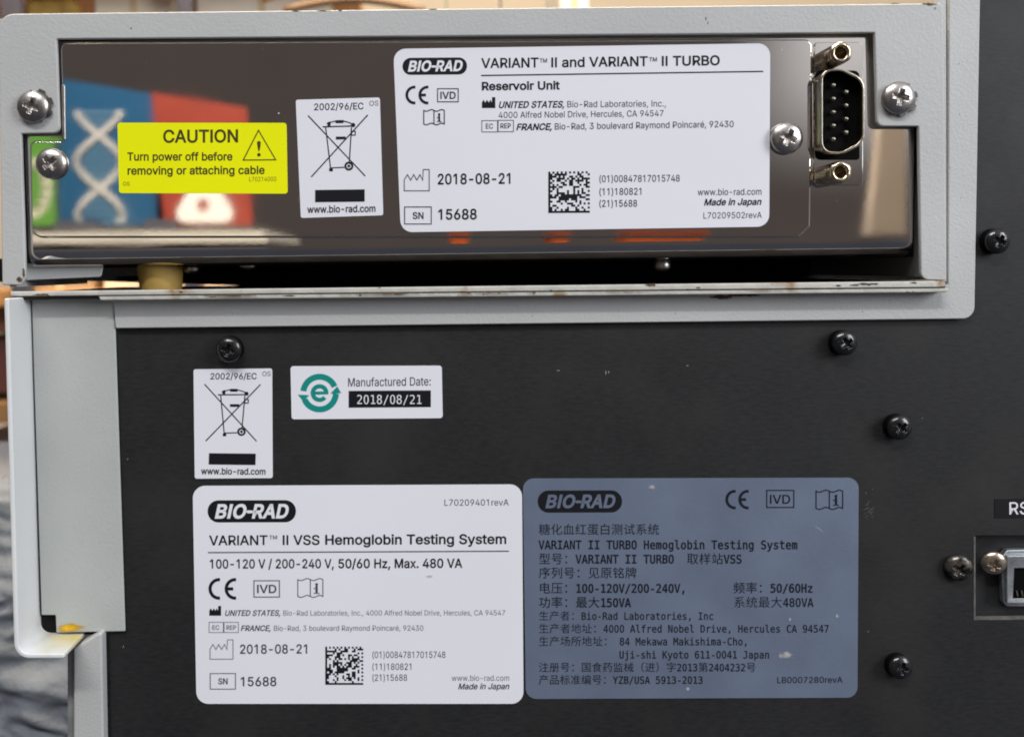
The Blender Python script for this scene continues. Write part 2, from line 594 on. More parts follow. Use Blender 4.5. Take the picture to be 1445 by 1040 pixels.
bm = new()
prism(bm, rounded([(33, 372, 0), (146, 372, 0), (142, 391, 4), (33, 396, 2)], 3), 2.4, 3.0)
obj('inner_flange', bm, PAINT_WHITE, upper, bevel=(0.2, 2))
bm = new()
prism(bm, [(162, 372), (196, 372), (196, 390), (160, 390)], 22.0, 22.8)
obj('inner_flange', bm, PAINT_GREEN, upper, bevel=(0.2, 2))
# closing sheet at the back of the gap, leaving a slit at the left
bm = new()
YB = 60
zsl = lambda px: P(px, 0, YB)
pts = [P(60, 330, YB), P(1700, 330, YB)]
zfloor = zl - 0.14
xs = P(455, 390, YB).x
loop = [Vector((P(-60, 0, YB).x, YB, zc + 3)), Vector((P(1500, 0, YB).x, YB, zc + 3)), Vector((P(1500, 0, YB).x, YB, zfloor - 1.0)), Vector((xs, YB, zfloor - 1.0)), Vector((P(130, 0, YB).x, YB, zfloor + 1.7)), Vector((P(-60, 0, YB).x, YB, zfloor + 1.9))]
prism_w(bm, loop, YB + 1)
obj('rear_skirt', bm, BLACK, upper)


# ------------------------------------------------------------------ screws (cross recess modelled in the head)
def screw_mesh(name, seed, dome=0.42, ang=0.0):
    bm = new()
    NR, NS = 26, 120
    rings = []

    def ht(x, y):
        r = math.hypot(x, y)
        h = dome * math.sqrt(max(0.0, 1 - (min(r, 1.0) ** 2) * 0.93)) - dome * 0.26
        c, s = math.cos(ang), math.sin(ang)
        u, v = x * c + y * s, -x * s + y * c
        d = 0.0
        for a, b in ((u, v), (v, u)):
            w = 0.115
            e1 = max(0, min(1, (w + 0.05 - abs(a)) / 0.05))
            e2 = max(0, min(1, (0.50 - abs(b)) / 0.10))
            d = max(d, e1 * e2)
        core = max(0, min(1, (0.26 - r) / 0.08))
        d = max(d, core)
        return h - d * 0.34 * (1 - 0.55 * min(1, r / 0.5)) - d * 0.06
    for i in range(1, NR + 1):
        r = i / NR
        rings.append([bm.verts.new((r * math.cos(2 * math.pi * k / NS), -ht(r * math.cos(2 * math.pi * k / NS), r * math.sin(2 * math.pi * k / NS)), r * math.sin(2 * math.pi * k / NS))) for k in range(NS)])
    c0 = bm.verts.new((0, -ht(0, 0), 0))
    for k in range(NS):
        bm.faces.new((c0, rings[0][k], rings[0][(k + 1) % NS]))
    for a, b in zip(rings, rings[1:]):
        for k in range(NS):
            bm.faces.new((a[k], b[k], b[(k + 1) % NS], a[(k + 1) % NS]))
    edge = rings[-1]
    base = [bm.verts.new((v.co.x * 0.99, 0.28, v.co.z * 0.99)) for v in edge]
    for k in range(NS):
        bm.faces.new((edge[k], base[k], base[(k + 1) % NS], edge[(k + 1) % NS]))
    bm.faces.new(base)
    bmesh.ops.recalc_face_normals(bm, faces=bm.faces[:])
    me = bpy.data.meshes.new(name)
    bm.to_mesh(me)
    bm.free()
    for p in me.polygons:
        p.use_smooth = True
    return me


def washer_mesh(seed):
    bm = new()
    n = 120
    a, b = [], []
    for k in range(n):
        t = 2 * math.pi * k / n
        r = 1.0 + 0.10 * (1 if math.sin(t * 7 + seed) > 0.1 else -0.6) + 0.03 * noise.noise(Vector((math.cos(t) * 3, math.sin(t) * 3, seed)))
        a.append(bm.verts.new((r * math.cos(t), -0.09, r * math.sin(t))))
        b.append(bm.verts.new((r * math.cos(t), 0.02, r * math.sin(t))))
    for k in range(n):
        bm.faces.new((a[k], b[k], b[(k + 1) % n], a[(k + 1) % n]))
    bm.faces.new(a)
    bm.faces.new(b[::-1])
    me = bpy.data.meshes.new('lock_washer')
    bm.to_mesh(me)
    bm.free()
    return me


SM = screw_mesh('screw', 1)
SMB = screw_mesh('screw', 2, dome=0.55)


def screw(parent, px, py, rpx, ysurf, material, lift=0.32, rot=0.0, tilt=(0, 0), mesh=SM, washer=None, group='', label=None):
    r = rpx * PXMM * 0.97
    yc = ysurf - lift * r
    c = P(px, py, yc - 0.2 * r)
    c.y = yc
    me = mesh.copy()
    me.materials.append(material)
    o = bpy.data.objects.new('screw', me)
    COL.objects.link(o)
    o.parent = parent
    o.location = (c - WL[parent]) * MM
    o.rotation_euler = (tilt[0], rot, tilt[1])
    o.scale = (r * MM,) * 3
    WL[o] = c
    if label:
        o['label'] = label
    if washer is not None:
        wm = washer_mesh(washer[0])
        wm.materials.append(WASHER)
        w = bpy.data.objects.new('lock_washer', wm)
        COL.objects.link(w)
        w.parent = o
        w.location = (washer[1], 0.24, washer[2])
        w.rotation_euler = (0, 0.3, 0)
        w.scale = (0.96, 0.96, 0.96)
    return o


screw(upper, 44, 150, 22, YF, SCREW_STEEL, rot=0.35, washer=(1.0, 0.17, 0.16))
screw(upper, 70, 230.5, 21.5, YP, SCREW_STEEL, rot=0.9)
screw(upper, 1112.5, 194.5, 22.5, YP, SCREW_STEEL, rot=0.45)
screw(upper, 1271, 137.5, 22.5, YF, SCREW_STEEL, rot=0.2, washer=(2.2, 0.22, -0.03))
for (px, py, r, rot) in ((322, 494, 18.5, 0.3), (1194, 484.5, 18, 1.0), (1410, 340.5, 18, 0.5), (1271.5, 604, 18, 0.8), (1273, 943, 17.5, 0.15)):
    o = screw(lower, px, py, r, 0.0, SCREW_BLACK, lift=0.80, rot=rot, tilt=(0.05 * math.sin(px), 0.05 * math.cos(py)), mesh=SMB)
    bm = new()
    cc = WL[o]
    lathe(bm, Vector((cc.x, 0, cc.z)), [(r * PXMM * 0.98, -0.02), (r * PXMM * 0.98, -0.7), (r * PXMM * 0.86, -0.8), (r * PXMM * 0.86, -2.0)], 40)
    w = obj('flat_washer', bm, PLASTIC_BLACK, o)
    w.parent = lower
    w.location = (WL[w] - WL[lower]) * MM
    mw = w.matrix_basis.copy()
    w.parent = o
    w.scale = (1 / (r * PXMM * 0.97 * MM),) * 3
    s = r * PXMM * 0.97
    d = (WL[w] - WL[o]) / s
    q = Matrix.Rotation(-rot, 3, 'Y') @ d
    w.location = q
screw(lower, 1354.5, 803, 19.5, 0.0, SCREW_WORN, lift=0.45, rot=0.6, tilt=(0.12, -0.15), mesh=SMB, label='scuffed black screw with bare metal showing')
screw(lower, 1404, 796, 18, 1.5, SCREW_BROWN, lift=0.5, rot=0.2, tilt=(0.15, -0.2), mesh=SMB, label='tarnished silver screw inside the port opening')

# ------------------------------------------------------------------ serial connector
CY = YC
sh_y = -5.8                                                # front of shell
d_out = [(1158, 98.5, 24), (1190, 97, 26), (1220, 112, 22), (1220, 203, 22), (1190, 218, 26), (1158, 216.5, 24)]
cen = Vector((1188, 157.5))


def shrink(pts, d):
    out = []
    for x, y, r in pts:
        v = cen - Vector((x, y))
        q = Vector((x, y)) + Vector((d if x < cen.x else -d, d if y < cen.y else -d))
        out.append((q.x, q.y, max(1, r - d)))
    return out


so = [P(p.x, p.y, sh_y) for p in rounded(d_out, 6)]
si = [P(p.x, p.y, sh_y) for p in rounded(shrink(d_out, 3.2), 6)]
connector_bm = new()
n = len(so)
ao = [connector_bm.verts.new(p) for p in so]
ai = [connector_bm.verts.new(p) for p in si]
bo = [connector_bm.verts.new((p.x, CY - 0.6, p.z)) for p in so]
bi = [connector_bm.verts.new((p.x, CY - 1.0, p.z)) for p in si]
for i in range(n):
    j = (i + 1) % n
    connector_bm.faces.new((ao[i], ao[j], ai[j], ai[i]))
    connector_bm.faces.new((ao[i], bo[i], bo[j], ao[j]))
    connector_bm.faces.new((ai[i], ai[j], bi[j], bi[i]))
conn = obj('serial_connector', connector_bm, NICKEL, upper, smooth=False, bevel=(0.12, 2), label='nine pin serial connector with nickel shell')
bm = new()
prism(bm, rounded([(1149, 60, 6), (1218, 60, 6), (1218, 262, 6), (1149, 262, 6)], 3), CY - 0.35, CY - 0.02)
obj('connector_flange', bm, STEEL, conn, bevel=(0.15, 2))
bm = new()                                                # dark cut-out round the shell
prism(bm, rounded([(1150, 100, 8), (1213, 100, 8), (1213, 226, 4), (1150, 226, 8)], 3), CY - 0.5, CY - 0.36)
obj('cutout', bm, PLASTIC_BLACK, conn)
bm = new()
prism(bm, [(p.x, p.y) for p in rounded(shrink(d_out, 4.5), 6)], CY - 1.8, CY - 0.8)
obj('insulator', bm, PLASTIC_BLACK, conn)
for x, ys in ((1177, (120.5, 139.5, 158.5, 177.5, 196.5)), (1195, (130, 149, 168, 187))):
    for y in ys:
        bm = new()
        t = P(x, y, -5.0)
        lathe(bm, Vector((t.x, 0, t.z)), [(0.50, CY - 1.75), (0.50, -4.6), (0.42, -4.9), (0.2, -5.05)], 14)
        obj('pin', bm, PIN, conn, smooth=True)
for (px, py) in ((1187.5, 74.5), (1187, 243)):
    bm = new()
    t = P(px, py, -7.4)
    hexr = 2.45
    ring0 = []
    pr = [(1.0, CY - 0.3), (1.0, -7.2), (0.93, -8.2)]
    N = 48

    def hx(a, r):
        k = (a + math.pi / 6) % (math.pi / 3) - math.pi / 6
        return min(r / math.cos(k), r * 1.06)
    outer = [(2.15, CY - 0.3), (2.15, -6.9), (1.95, -7.25)]
    rings = [[bm.verts.new((t.x + hx(2 * math.pi * k / N, r) * math.cos(2 * math.pi * k / N), y, t.z + hx(2 * math.pi * k / N, r) * math.sin(2 * math.pi * k / N))) for k in range(N)] for r, y in outer]
    rings += [[bm.verts.new((t.x + r * math.cos(2 * math.pi * k / N), y, t.z + r * math.sin(2 * math.pi * k / N))) for k in range(N)] for r, y in ((1.62, -7.4), (1.30, -7.3), (1.05, -6.9), (1.0, -3.0))]
    for a, b in zip(rings, rings[1:]):
        for k in range(N):
            bm.faces.new((a[k], a[(k + 1) % N], b[(k + 1) % N], b[k]))
    bm.faces.new(rings[-1])
    js = obj('jack_post', bm, POST_BRASS, upper, smooth=False, bevel=(0.1, 1), label='hexagonal threaded jack post beside the serial connector')

# ------------------------------------------------------------------ network port at the right
port = None
bm = new()
prism(bm, rounded([(1412, 788, 3), (1422, 776, 4), (1520, 774, 3), (1520, 856, 4), (1417, 856, 8)], 4), 1.2, 2.9)
port = obj('network_port', bm, PORT_METAL, lower, bevel=(0.25, 2), label='metal shielded network socket at the picture edge')
bm = new()
o_ = [(1421, 784), (1520, 782), (1520, 851), (1421, 851)]
i_ = [(1431, 801), (1520, 800), (1520, 843), (1429, 844)]
yo, yi = 0.0, 0.3
vo = [bm.verts.new(P(x, y, yo)) for x, y in o_]
vi = [bm.verts.new(P(x, y, yi)) for x, y in i_]
vb = [bm.verts.new(P(x, y, 1.15)) for x, y in o_]
for k in range(4):
    j = (k + 1) % 4
    bm.faces.new((vo[k], vo[j], vi[j], vi[k]))
    bm.faces.new((vo[k], vb[k], vb[j], vo[j]))
obj('shield_collar', bm, PORT_METAL, port, bevel=(0.2, 2))
bm = new()
prism(bm, [(1428, 799), (1521, 798), (1521, 846), (1428, 846)], 0.9, 1.18)
obj('socket', bm, PLASTIC_BLACK, port)
for k in range(8):
    bm = new()
    x = 1433.5 + k * 7
    prism(bm, [(x, 833), (x + 2.2, 833), (x + 4.0, 841), (x + 1.8, 841)], 0.55, 0.85)
    obj('contact', bm, PIN, port)
bm = new()
prism(bm, [(1404, 704), (1560, 702), (1560, 730), (1404, 731)], -0.12, -0.01)
rs_label = obj('port_name_label', bm, mat('black_label_film', (0.008, 0.008, 0.010), 0.35), lower, label='small black strip with white port lettering')

# ------------------------------------------------------------------ printing
# letter outlines (advance, contours) in thousandths of an em: a plain grotesque and a fixed pitch face
SANS = {
    '(': (273, '89,207 90,235 92,264 96,293 101,324 107,354 114,384 122,413 132,441 142,468 153,494 164,517 177,539 236,539 223,512 212,485 201,457 191,428 182,399 174,370 167,342 161,313 157,285 154,258 152,232 151,207 152,184 154,161 156,138 160,115 165,91 172,67 179,42 188,16 198,-10 209,-38 222,-66 236,-96 177,-96 156,-59 139,-21 124,16 111,55 102,93 95,131 90,169'),
    ')': (273, '37,-96 52,-66 64,-37 76,-9 86,18 95,44 102,69 108,93 113,116 117,139 120,162 121,184 122,207 121,232 119,258 116,285 112,313 106,342 99,370 91,399 82,428 73,457 62,485 50,512 37,539 97,539 109,517 121,494 131,468 142,441 151,413 159,384 167,354 173,323 178,293 181,264 183,235 184,207 183,168 178,130 171,92 161,53 149,15 134,-22 117,-59 97,-96'),
    ',': (188, '38,-119 68,71 137,71 84,-119'),
    '-': (453, '337,244 337,188 114,188 114,244'),
    '.': (188, '95,-4 86,-4 78,-1 70,3 63,9 57,16 53,24 50,32 50,41 50,50 53,59 57,66 63,73 70,79 78,83 86,86 95,87 104,86 113,83 121,79 128,73 134,66 138,59 140,50 141,41 140,32 138,24 134,16 128,9 121,3 113,-1 104,-4'),
    '/': (249, '235,533 71,-76 14,-76 178,533'),
    '0': (453, '227,-7 199,-5 174,1 151,11 130,24 111,41 95,62 80,86 69,113 60,144 53,178 49,214 48,254 49,294 53,330 60,364 69,395 81,422 95,447 112,467 130,484 151,498 174,508 200,514 227,516 254,514 279,508 302,498 323,484 342,467 358,447 372,422 384,395 393,364 400,330 404,294 405,254 404,214 400,178 393,144 384,113 373,86 359,62 342,41 323,24 302,11 279,1 254,-5;227,50 245,51 261,56 276,63 290,74 303,87 313,103 323,122 330,144 336,168 340,194 343,223 344,254 343,285 340,314 336,341 330,365 323,387 313,405 303,422 290,435 276,446 261,453 245,458 227,460 209,458 192,453 177,446 163,435 151,422 140,405 131,387 123,365 117,341 113,314 110,285 109,254 110,223 113,194 117,168 123,144 131,122 140,103 151,87 163,74 177,63 192,56 209,51'),
    '1': (453, '276,509 276,0 212,0 212,448 209,448 86,358 86,427 198,509'),
    '2': (453, '64,0 64,47 234,229 282,282 291,294 299,305 305,316 311,327 315,337 318,348 320,360 320,371 319,385 317,397 313,408 308,419 301,428 293,436 283,443 273,449 262,454 250,457 237,459 224,460 209,459 196,457 184,453 172,447 162,441 153,433 145,424 139,413 134,402 130,390 128,376 127,362 66,362 67,384 71,405 77,424 86,442 98,459 111,473 126,486 143,496 162,505 182,511 203,514 225,516 247,514 268,511 288,505 306,497 323,486 337,474 350,461 361,445 370,428 376,411 380,392 381,372 380,358 378,345 375,331 371,318 365,304 357,290 347,275 336,259 267,180 153,60 153,57 389,57 389,0'),
    '3': (453, '218,-7 195,-6 173,-3 152,2 133,10 114,19 98,30 83,43 70,57 60,74 52,91 46,111 44,132 109,132 111,119 115,107 120,97 126,87 134,78 144,71 154,64 165,59 178,55 191,52 204,50 219,50 234,51 248,53 262,56 275,61 287,67 297,74 307,83 315,93 321,104 325,116 328,130 329,145 328,158 326,172 322,184 316,196 308,207 299,217 288,226 275,234 260,240 242,244 223,247 201,248 157,248 157,299 288,448 288,452 70,452 70,509 372,509 372,461 211,278 211,289 239,290 264,288 287,284 308,276 327,265 344,253 359,239 371,222 381,205 387,186 392,166 393,145 392,123 387,103 380,84 370,66 358,50 344,36 327,23 309,12 288,4 266,-2 243,-6'),
    '4': (453, '40,105 40,158 247,509 311,509 109,166 109,163 413,163 413,105;282,0 282,121 282,146 282,318 343,318 343,0'),
    '5': (453, '221,-7 199,-6 178,-2 159,3 140,11 123,21 108,32 94,45 83,60 73,76 66,93 62,111 60,130 122,130 124,119 127,108 132,98 138,89 145,80 154,73 163,66 173,60 184,56 196,52 208,50 221,50 236,51 250,53 264,58 276,64 288,72 298,82 307,92 314,104 320,117 324,131 327,146 328,162 327,178 324,193 320,208 314,221 306,233 297,244 286,254 275,262 262,269 248,273 233,276 218,277 205,276 192,275 180,272 167,268 156,264 145,258 136,252 128,246 67,253 96,509 366,509 366,452 151,452 134,301 136,301 145,308 155,315 166,320 178,325 190,329 203,331 216,333 229,334 247,333 263,330 279,326 294,321 308,314 321,306 334,296 345,285 355,273 364,260 372,246 379,231 384,215 388,199 390,181 391,163 390,139 385,117 379,95 369,76 357,57 343,41 327,27 309,15 289,6 268,-1 245,-5'),
    '6': (453, '226,-7 203,-5 182,-1 161,5 142,15 125,26 109,40 96,56 84,74 75,94 69,115 65,138 64,162 65,180 68,199 73,219 80,239 89,261 102,285 118,311 137,340 252,509 322,509 151,261 145,261 149,268 154,275 159,281 165,288 172,293 179,299 187,303 196,307 205,310 214,312 224,314 235,314 257,313 278,309 298,303 316,295 332,284 346,271 359,257 370,240 378,221 384,201 388,180 389,157 388,134 384,112 377,92 368,73 356,55 343,39 327,26 310,14 291,5 271,-2 249,-6;226,48 241,49 254,52 267,56 279,63 289,70 299,79 307,90 314,101 320,114 324,128 327,142 327,157 327,173 324,187 320,201 314,213 307,225 299,235 289,244 279,251 267,258 254,262 241,264 226,265 212,264 198,262 186,258 174,252 163,244 153,235 145,225 138,214 132,201 128,188 126,174 125,158 126,143 128,128 132,114 138,102 145,90 153,79 163,70 174,63 186,56 198,52 212,49'),
    '7': (453, '97,0 323,448 323,452 62,452 62,509 391,509 391,449 165,0'),
    '8': (453, '226,-7 201,-6 178,-2 156,3 136,11 117,21 101,33 86,47 74,62 64,78 57,96 53,115 52,135 53,151 55,166 59,181 65,195 72,208 81,220 90,231 101,241 113,249 125,256 139,261 153,265 153,267 135,273 119,282 105,293 93,308 83,324 76,342 72,360 70,380 72,399 75,417 82,434 90,450 101,464 114,477 129,488 146,498 164,506 184,511 204,514 226,516 248,514 269,511 288,506 306,498 323,488 337,477 350,464 361,450 370,434 377,417 380,399 382,380 380,361 376,342 369,324 359,308 347,293 333,282 318,273 300,267 300,265 314,261 327,256 339,249 351,241 362,231 372,220 380,208 387,195 393,181 397,166 400,151 401,135 399,115 395,96 388,78 378,62 366,47 352,33 335,21 317,11 296,3 275,-2 251,-6;226,49 243,50 258,52 272,55 285,60 296,66 307,74 315,82 323,91 329,102 333,113 336,126 337,139 336,152 333,165 329,177 322,189 314,199 305,208 295,216 283,223 270,228 256,232 242,234 226,235 211,234 196,232 182,228 169,223 157,216 147,208 138,199 130,189 123,177 119,165 116,152 115,139 116,126 119,113 123,102 129,91 136,82 145,74 156,66 167,60 180,55 195,52 210,50;226,290 239,290 252,292 263,296 274,300 284,306 293,313 300,321 307,330 312,341 316,351 318,363 319,376 318,388 316,399 313,410 308,420 301,429 294,437 285,444 275,449 264,454 252,457 240,459 226,460 213,459 200,457 188,454 177,449 167,444 159,437 151,429 145,420 139,410 136,399 134,388 133,376 134,363 136,351 139,341 145,330 151,321 159,313 168,306 178,300 189,296 201,292 213,290'),
    '9': (453, '226,516 249,514 271,510 291,503 310,494 328,482 343,468 356,452 368,434 377,414 384,393 388,371 389,347 388,328 385,309 380,290 373,270 363,248 350,224 334,197 315,168 200,0 130,0 301,248 307,248 303,240 299,234 294,227 287,221 281,215 273,210 265,206 257,202 248,199 238,196 228,195 218,195 195,196 175,199 155,206 137,214 121,225 106,237 94,252 83,269 74,287 68,307 65,329 64,352 65,375 69,397 75,417 85,436 96,454 110,469 125,483 143,494 162,504 182,510 203,514;226,460 212,459 199,457 186,452 174,446 163,438 154,429 145,419 138,407 133,395 129,381 126,367 125,352 126,336 129,322 133,308 138,295 145,284 154,274 163,265 174,257 186,251 199,247 212,244 226,243 240,244 254,247 267,251 279,257 289,265 299,273 307,284 314,295 320,308 324,321 327,335 327,350 327,366 324,381 320,394 314,407 307,419 299,429 290,438 279,446 267,452 254,457 241,459'),
    ':': (188, '95,-4 86,-4 78,-1 70,3 63,9 57,16 53,24 50,32 50,41 50,50 53,59 57,66 63,73 70,79 78,83 86,86 95,87 104,86 113,83 121,79 128,73 134,66 138,59 140,50 141,41 140,32 138,24 134,16 128,9 121,3 113,-1 104,-4;95,271 86,272 78,274 70,278 63,284 57,291 53,299 50,307 50,316 50,325 53,334 57,342 63,349 70,354 78,359 86,361 95,362 104,361 113,359 121,354 128,349 134,342 138,334 140,325 141,316 140,307 138,299 134,291 128,284 121,278 113,274 104,272'),
    'A': (480, '16,0 201,509 276,509 463,0 395,0 287,302 264,372 232,478 245,478 213,371 191,302 85,0;110,142 110,199 370,199 370,142'),
    'B': (456, '60,0 60,509 241,509 266,508 289,504 310,499 329,491 345,481 359,469 371,456 381,442 388,426 394,410 397,392 398,374 397,358 395,344 392,331 387,320 380,310 373,301 365,293 356,286 347,280 336,275 326,270 315,267 315,262 327,261 339,257 351,252 363,245 374,237 385,227 394,216 402,203 409,189 414,173 417,155 418,136 417,117 413,100 408,83 400,67 390,52 377,39 362,28 344,18 324,10 301,4 275,1 247,0;125,57 245,57 272,58 296,63 315,70 330,80 341,92 349,105 354,120 355,137 355,149 352,161 348,173 342,184 335,194 327,203 317,211 306,218 293,224 279,228 264,230 248,231 125,231;125,285 238,285 252,286 265,288 277,291 288,296 299,302 308,309 316,317 323,326 329,337 333,348 335,359 336,372 334,388 330,403 323,417 313,429 299,439 283,446 263,450 240,452 125,452'),
    'C': (510, '267,-7 235,-5 205,1 177,11 150,25 126,42 104,63 86,88 70,115 57,146 48,179 42,215 40,254 42,293 48,329 57,362 70,393 86,421 104,445 126,466 150,484 177,498 205,508 235,514 267,516 286,515 305,513 323,509 340,504 357,498 373,490 388,481 402,471 415,460 427,447 438,433 448,418 456,402 463,385 469,367 473,348 408,348 405,361 401,373 395,384 389,395 382,404 375,413 366,421 357,428 348,435 337,440 327,445 315,449 304,452 292,454 280,455 267,456 245,454 223,450 203,443 184,432 166,419 150,403 137,385 125,364 116,340 109,314 105,285 103,254 105,223 109,194 116,168 125,145 137,123 151,105 166,89 184,76 203,66 223,59 245,54 267,53 280,53 292,55 304,57 315,60 327,64 337,69 348,74 357,81 366,88 375,96 382,105 389,114 395,125 401,136 405,148 408,160 473,160 469,142 463,124 457,107 448,91 438,76 428,62 416,49 402,38 388,28 373,19 357,11 341,5 323,0 305,-4 286,-6'),
    'D': (502, '219,0 96,0 96,57 215,57 244,58 272,63 296,70 318,81 337,94 354,110 368,128 379,149 388,172 394,198 398,226 399,255 398,285 394,312 388,337 379,361 368,381 354,399 338,415 320,428 299,438 275,446 249,450 221,452 93,452 93,509 225,509 261,507 294,501 325,492 353,478 377,461 399,441 418,418 433,391 446,361 455,329 460,293 462,255 460,217 455,181 446,149 433,119 417,92 398,68 376,48 351,31 322,17 291,8 256,2;125,509 125,0 60,0 60,509'),
    'E': (419, '60,0 60,509 372,509 372,452 125,452 125,286 355,286 355,229 125,229 125,57 375,57 375,0'),
    'F': (410, '60,0 60,509 369,509 369,452 125,452 125,278 346,278 346,221 125,221 125,0'),
    'H': (517, '60,0 60,509 125,509 125,289 392,289 392,509 457,509 457,0 392,0 392,232 125,232 125,0'),
    'I': (192, '63,0 63,509 129,509 129,0'),
    'J': (396, '185,-7 153,-4 124,3 98,15 75,33 57,55 44,81 36,111 33,145 33,173 98,173 98,145 99,123 104,104 111,88 122,74 134,64 149,56 166,51 185,50 204,51 220,56 235,64 248,74 258,88 266,104 270,123 272,145 272,509 336,509 336,145 334,111 326,81 313,55 294,33 271,15 246,3 217,-4'),
    'L': (393, '60,0 60,509 125,509 125,57 361,57 361,0'),
    'M': (628, '60,0 60,509 152,509 277,187 287,159 299,123 311,84 322,49 307,49 318,83 330,121 342,158 352,187 476,509 568,509 568,0 504,0 504,291 504,327 505,369 506,413 507,457 513,457 498,409 482,363 467,322 456,291 342,0 286,0 170,291 159,321 145,361 129,408 112,457 119,457 120,416 121,372 122,328 122,291 122,0'),
    'N': (523, '60,0 60,509 136,509 343,183 363,151 388,107 414,55 405,54 401,108 399,157 399,195 399,509 463,509 463,0 387,0 202,290 177,331 148,381 108,452 119,454 122,384 124,328 125,291 125,0'),
    'O': (533, '267,-7 235,-5 205,1 177,11 150,25 126,42 105,63 86,88 70,115 57,146 48,179 42,215 40,254 42,293 48,329 57,362 70,393 86,421 105,445 126,466 150,484 177,498 205,508 235,514 267,516 299,514 329,508 357,498 384,484 408,466 429,445 448,421 464,393 477,362 486,329 491,293 493,254 491,215 486,179 477,146 464,115 448,88 429,63 408,42 384,25 357,11 329,1 299,-5;267,53 289,54 310,59 330,66 349,76 367,89 383,105 396,123 408,144 418,168 425,194 429,223 430,254 429,286 425,314 418,341 408,365 396,386 383,404 367,420 349,433 330,443 310,450 289,454 267,456 245,454 223,450 203,443 184,433 167,420 151,404 137,385 125,364 116,340 109,314 105,285 103,254 105,223 109,194 116,168 125,144 137,123 151,105 167,89 184,76 203,66 223,59 245,54'),
    'P': (445, '60,0 60,509 235,509 263,507 289,503 312,497 332,487 350,476 366,462 379,447 390,430 398,411 404,391 407,370 409,348 407,325 404,304 398,284 390,265 379,248 366,233 350,219 332,207 312,198 289,191 263,187 235,186 109,186 109,242 233,242 252,243 269,246 284,250 297,256 308,264 318,272 327,282 333,294 338,306 342,319 344,333 344,348 344,362 342,376 338,389 333,402 326,413 318,423 308,431 297,439 284,444 268,449 251,451 232,452 125,452 125,0'),
    'R': (449, '60,0 60,509 236,509 264,507 290,504 313,497 333,489 351,478 367,465 380,450 390,433 399,415 405,395 408,374 409,352 408,330 405,309 399,290 390,271 380,255 367,240 351,228 333,217 312,209 289,203 264,199 236,198 96,198 96,255 234,255 252,256 269,258 284,262 298,267 309,273 319,281 327,290 334,300 339,312 342,324 344,338 345,352 344,367 342,380 339,393 334,405 327,415 319,425 309,433 298,440 284,445 269,449 252,451 233,452 125,452 125,0;353,0 230,229 303,229 428,0'),
    'S': (447, '224,-9 197,-8 172,-4 149,1 128,9 108,19 91,31 76,45 64,60 54,77 46,96 41,115 38,137 104,137 107,123 110,110 116,98 123,88 132,79 142,71 154,64 166,59 180,55 194,52 209,50 224,49 241,50 257,52 272,55 286,60 299,66 311,74 321,82 329,92 336,102 341,114 345,126 346,139 345,151 342,161 338,171 332,179 325,186 316,193 307,199 296,205 245,222 184,239 154,249 128,260 105,274 86,289 71,307 60,326 54,348 52,372 53,393 58,413 65,431 75,448 87,463 102,476 119,488 138,498 158,506 180,511 203,514 227,516 252,514 275,511 296,505 316,498 334,488 351,476 365,463 377,449 387,433 394,415 399,397 401,378 337,378 334,396 326,412 316,426 302,437 286,447 267,453 247,457 225,459 209,458 194,456 180,452 167,448 156,442 145,435 136,427 129,418 123,409 118,398 116,387 115,376 116,363 119,352 124,342 131,334 139,326 148,319 158,313 169,308 212,293 264,279 312,264 324,258 336,252 347,245 359,238 369,229 379,220 387,209 395,198 401,185 405,171 407,155 408,139 407,118 403,99 396,81 386,64 374,48 360,34 343,21 323,11 302,2 278,-4 252,-8'),
    'T': (449, '32,452 32,509 417,509 417,452 257,452 257,0 193,0 193,452'),
    'U': (517, '259,-8 230,-7 203,-2 177,5 154,15 133,28 114,43 98,60 85,80 74,101 66,124 62,148 60,173 60,509 124,509 124,178 125,160 128,144 133,128 141,113 150,99 160,87 173,77 187,68 203,61 220,56 239,53 259,52 279,53 298,56 315,61 331,68 345,77 357,87 368,99 377,113 384,128 389,144 392,160 393,178 393,509 457,509 457,173 456,148 451,124 443,101 433,80 419,60 403,43 384,28 363,15 340,5 315,-2 288,-7'),
    'V': (480, '204,0 16,509 84,509 192,206 215,137 248,31 235,31 267,138 290,206 395,509 463,509 278,0'),
    'a': (389, '160,-9 142,-8 126,-5 110,-1 94,5 80,12 68,22 57,32 48,45 40,58 35,73 31,90 30,108 31,123 34,138 38,150 43,161 50,171 58,179 67,187 78,193 89,199 100,203 112,207 125,211 178,220 234,227 244,228 252,230 259,232 265,235 270,238 273,243 275,248 276,255 276,257 275,268 273,279 271,288 267,297 262,304 256,311 248,317 240,322 230,326 220,329 208,330 196,331 183,330 171,329 159,326 149,322 140,318 132,313 124,307 118,301 112,294 107,288 103,281 100,274 41,291 48,308 57,322 67,335 79,346 91,355 104,364 118,370 133,375 148,379 163,382 179,384 194,384 239,379 251,376 263,372 275,367 286,360 296,353 306,343 315,333 322,320 329,306 333,290 336,272 337,251 337,0 277,0 277,52 272,52 252,25 244,18 236,12 226,6 215,1 203,-3 190,-6 176,-8;170,45 187,46 202,49 216,53 228,59 239,66 248,74 257,83 263,93 269,104 272,115 275,126 276,138 276,190 259,182 231,176 200,171 175,168 134,159 125,155 117,150 110,145 103,139 98,132 95,124 93,115 92,105 92,95 94,87 98,79 102,72 107,66 114,61 121,56 130,52 139,49 149,47 159,46'),
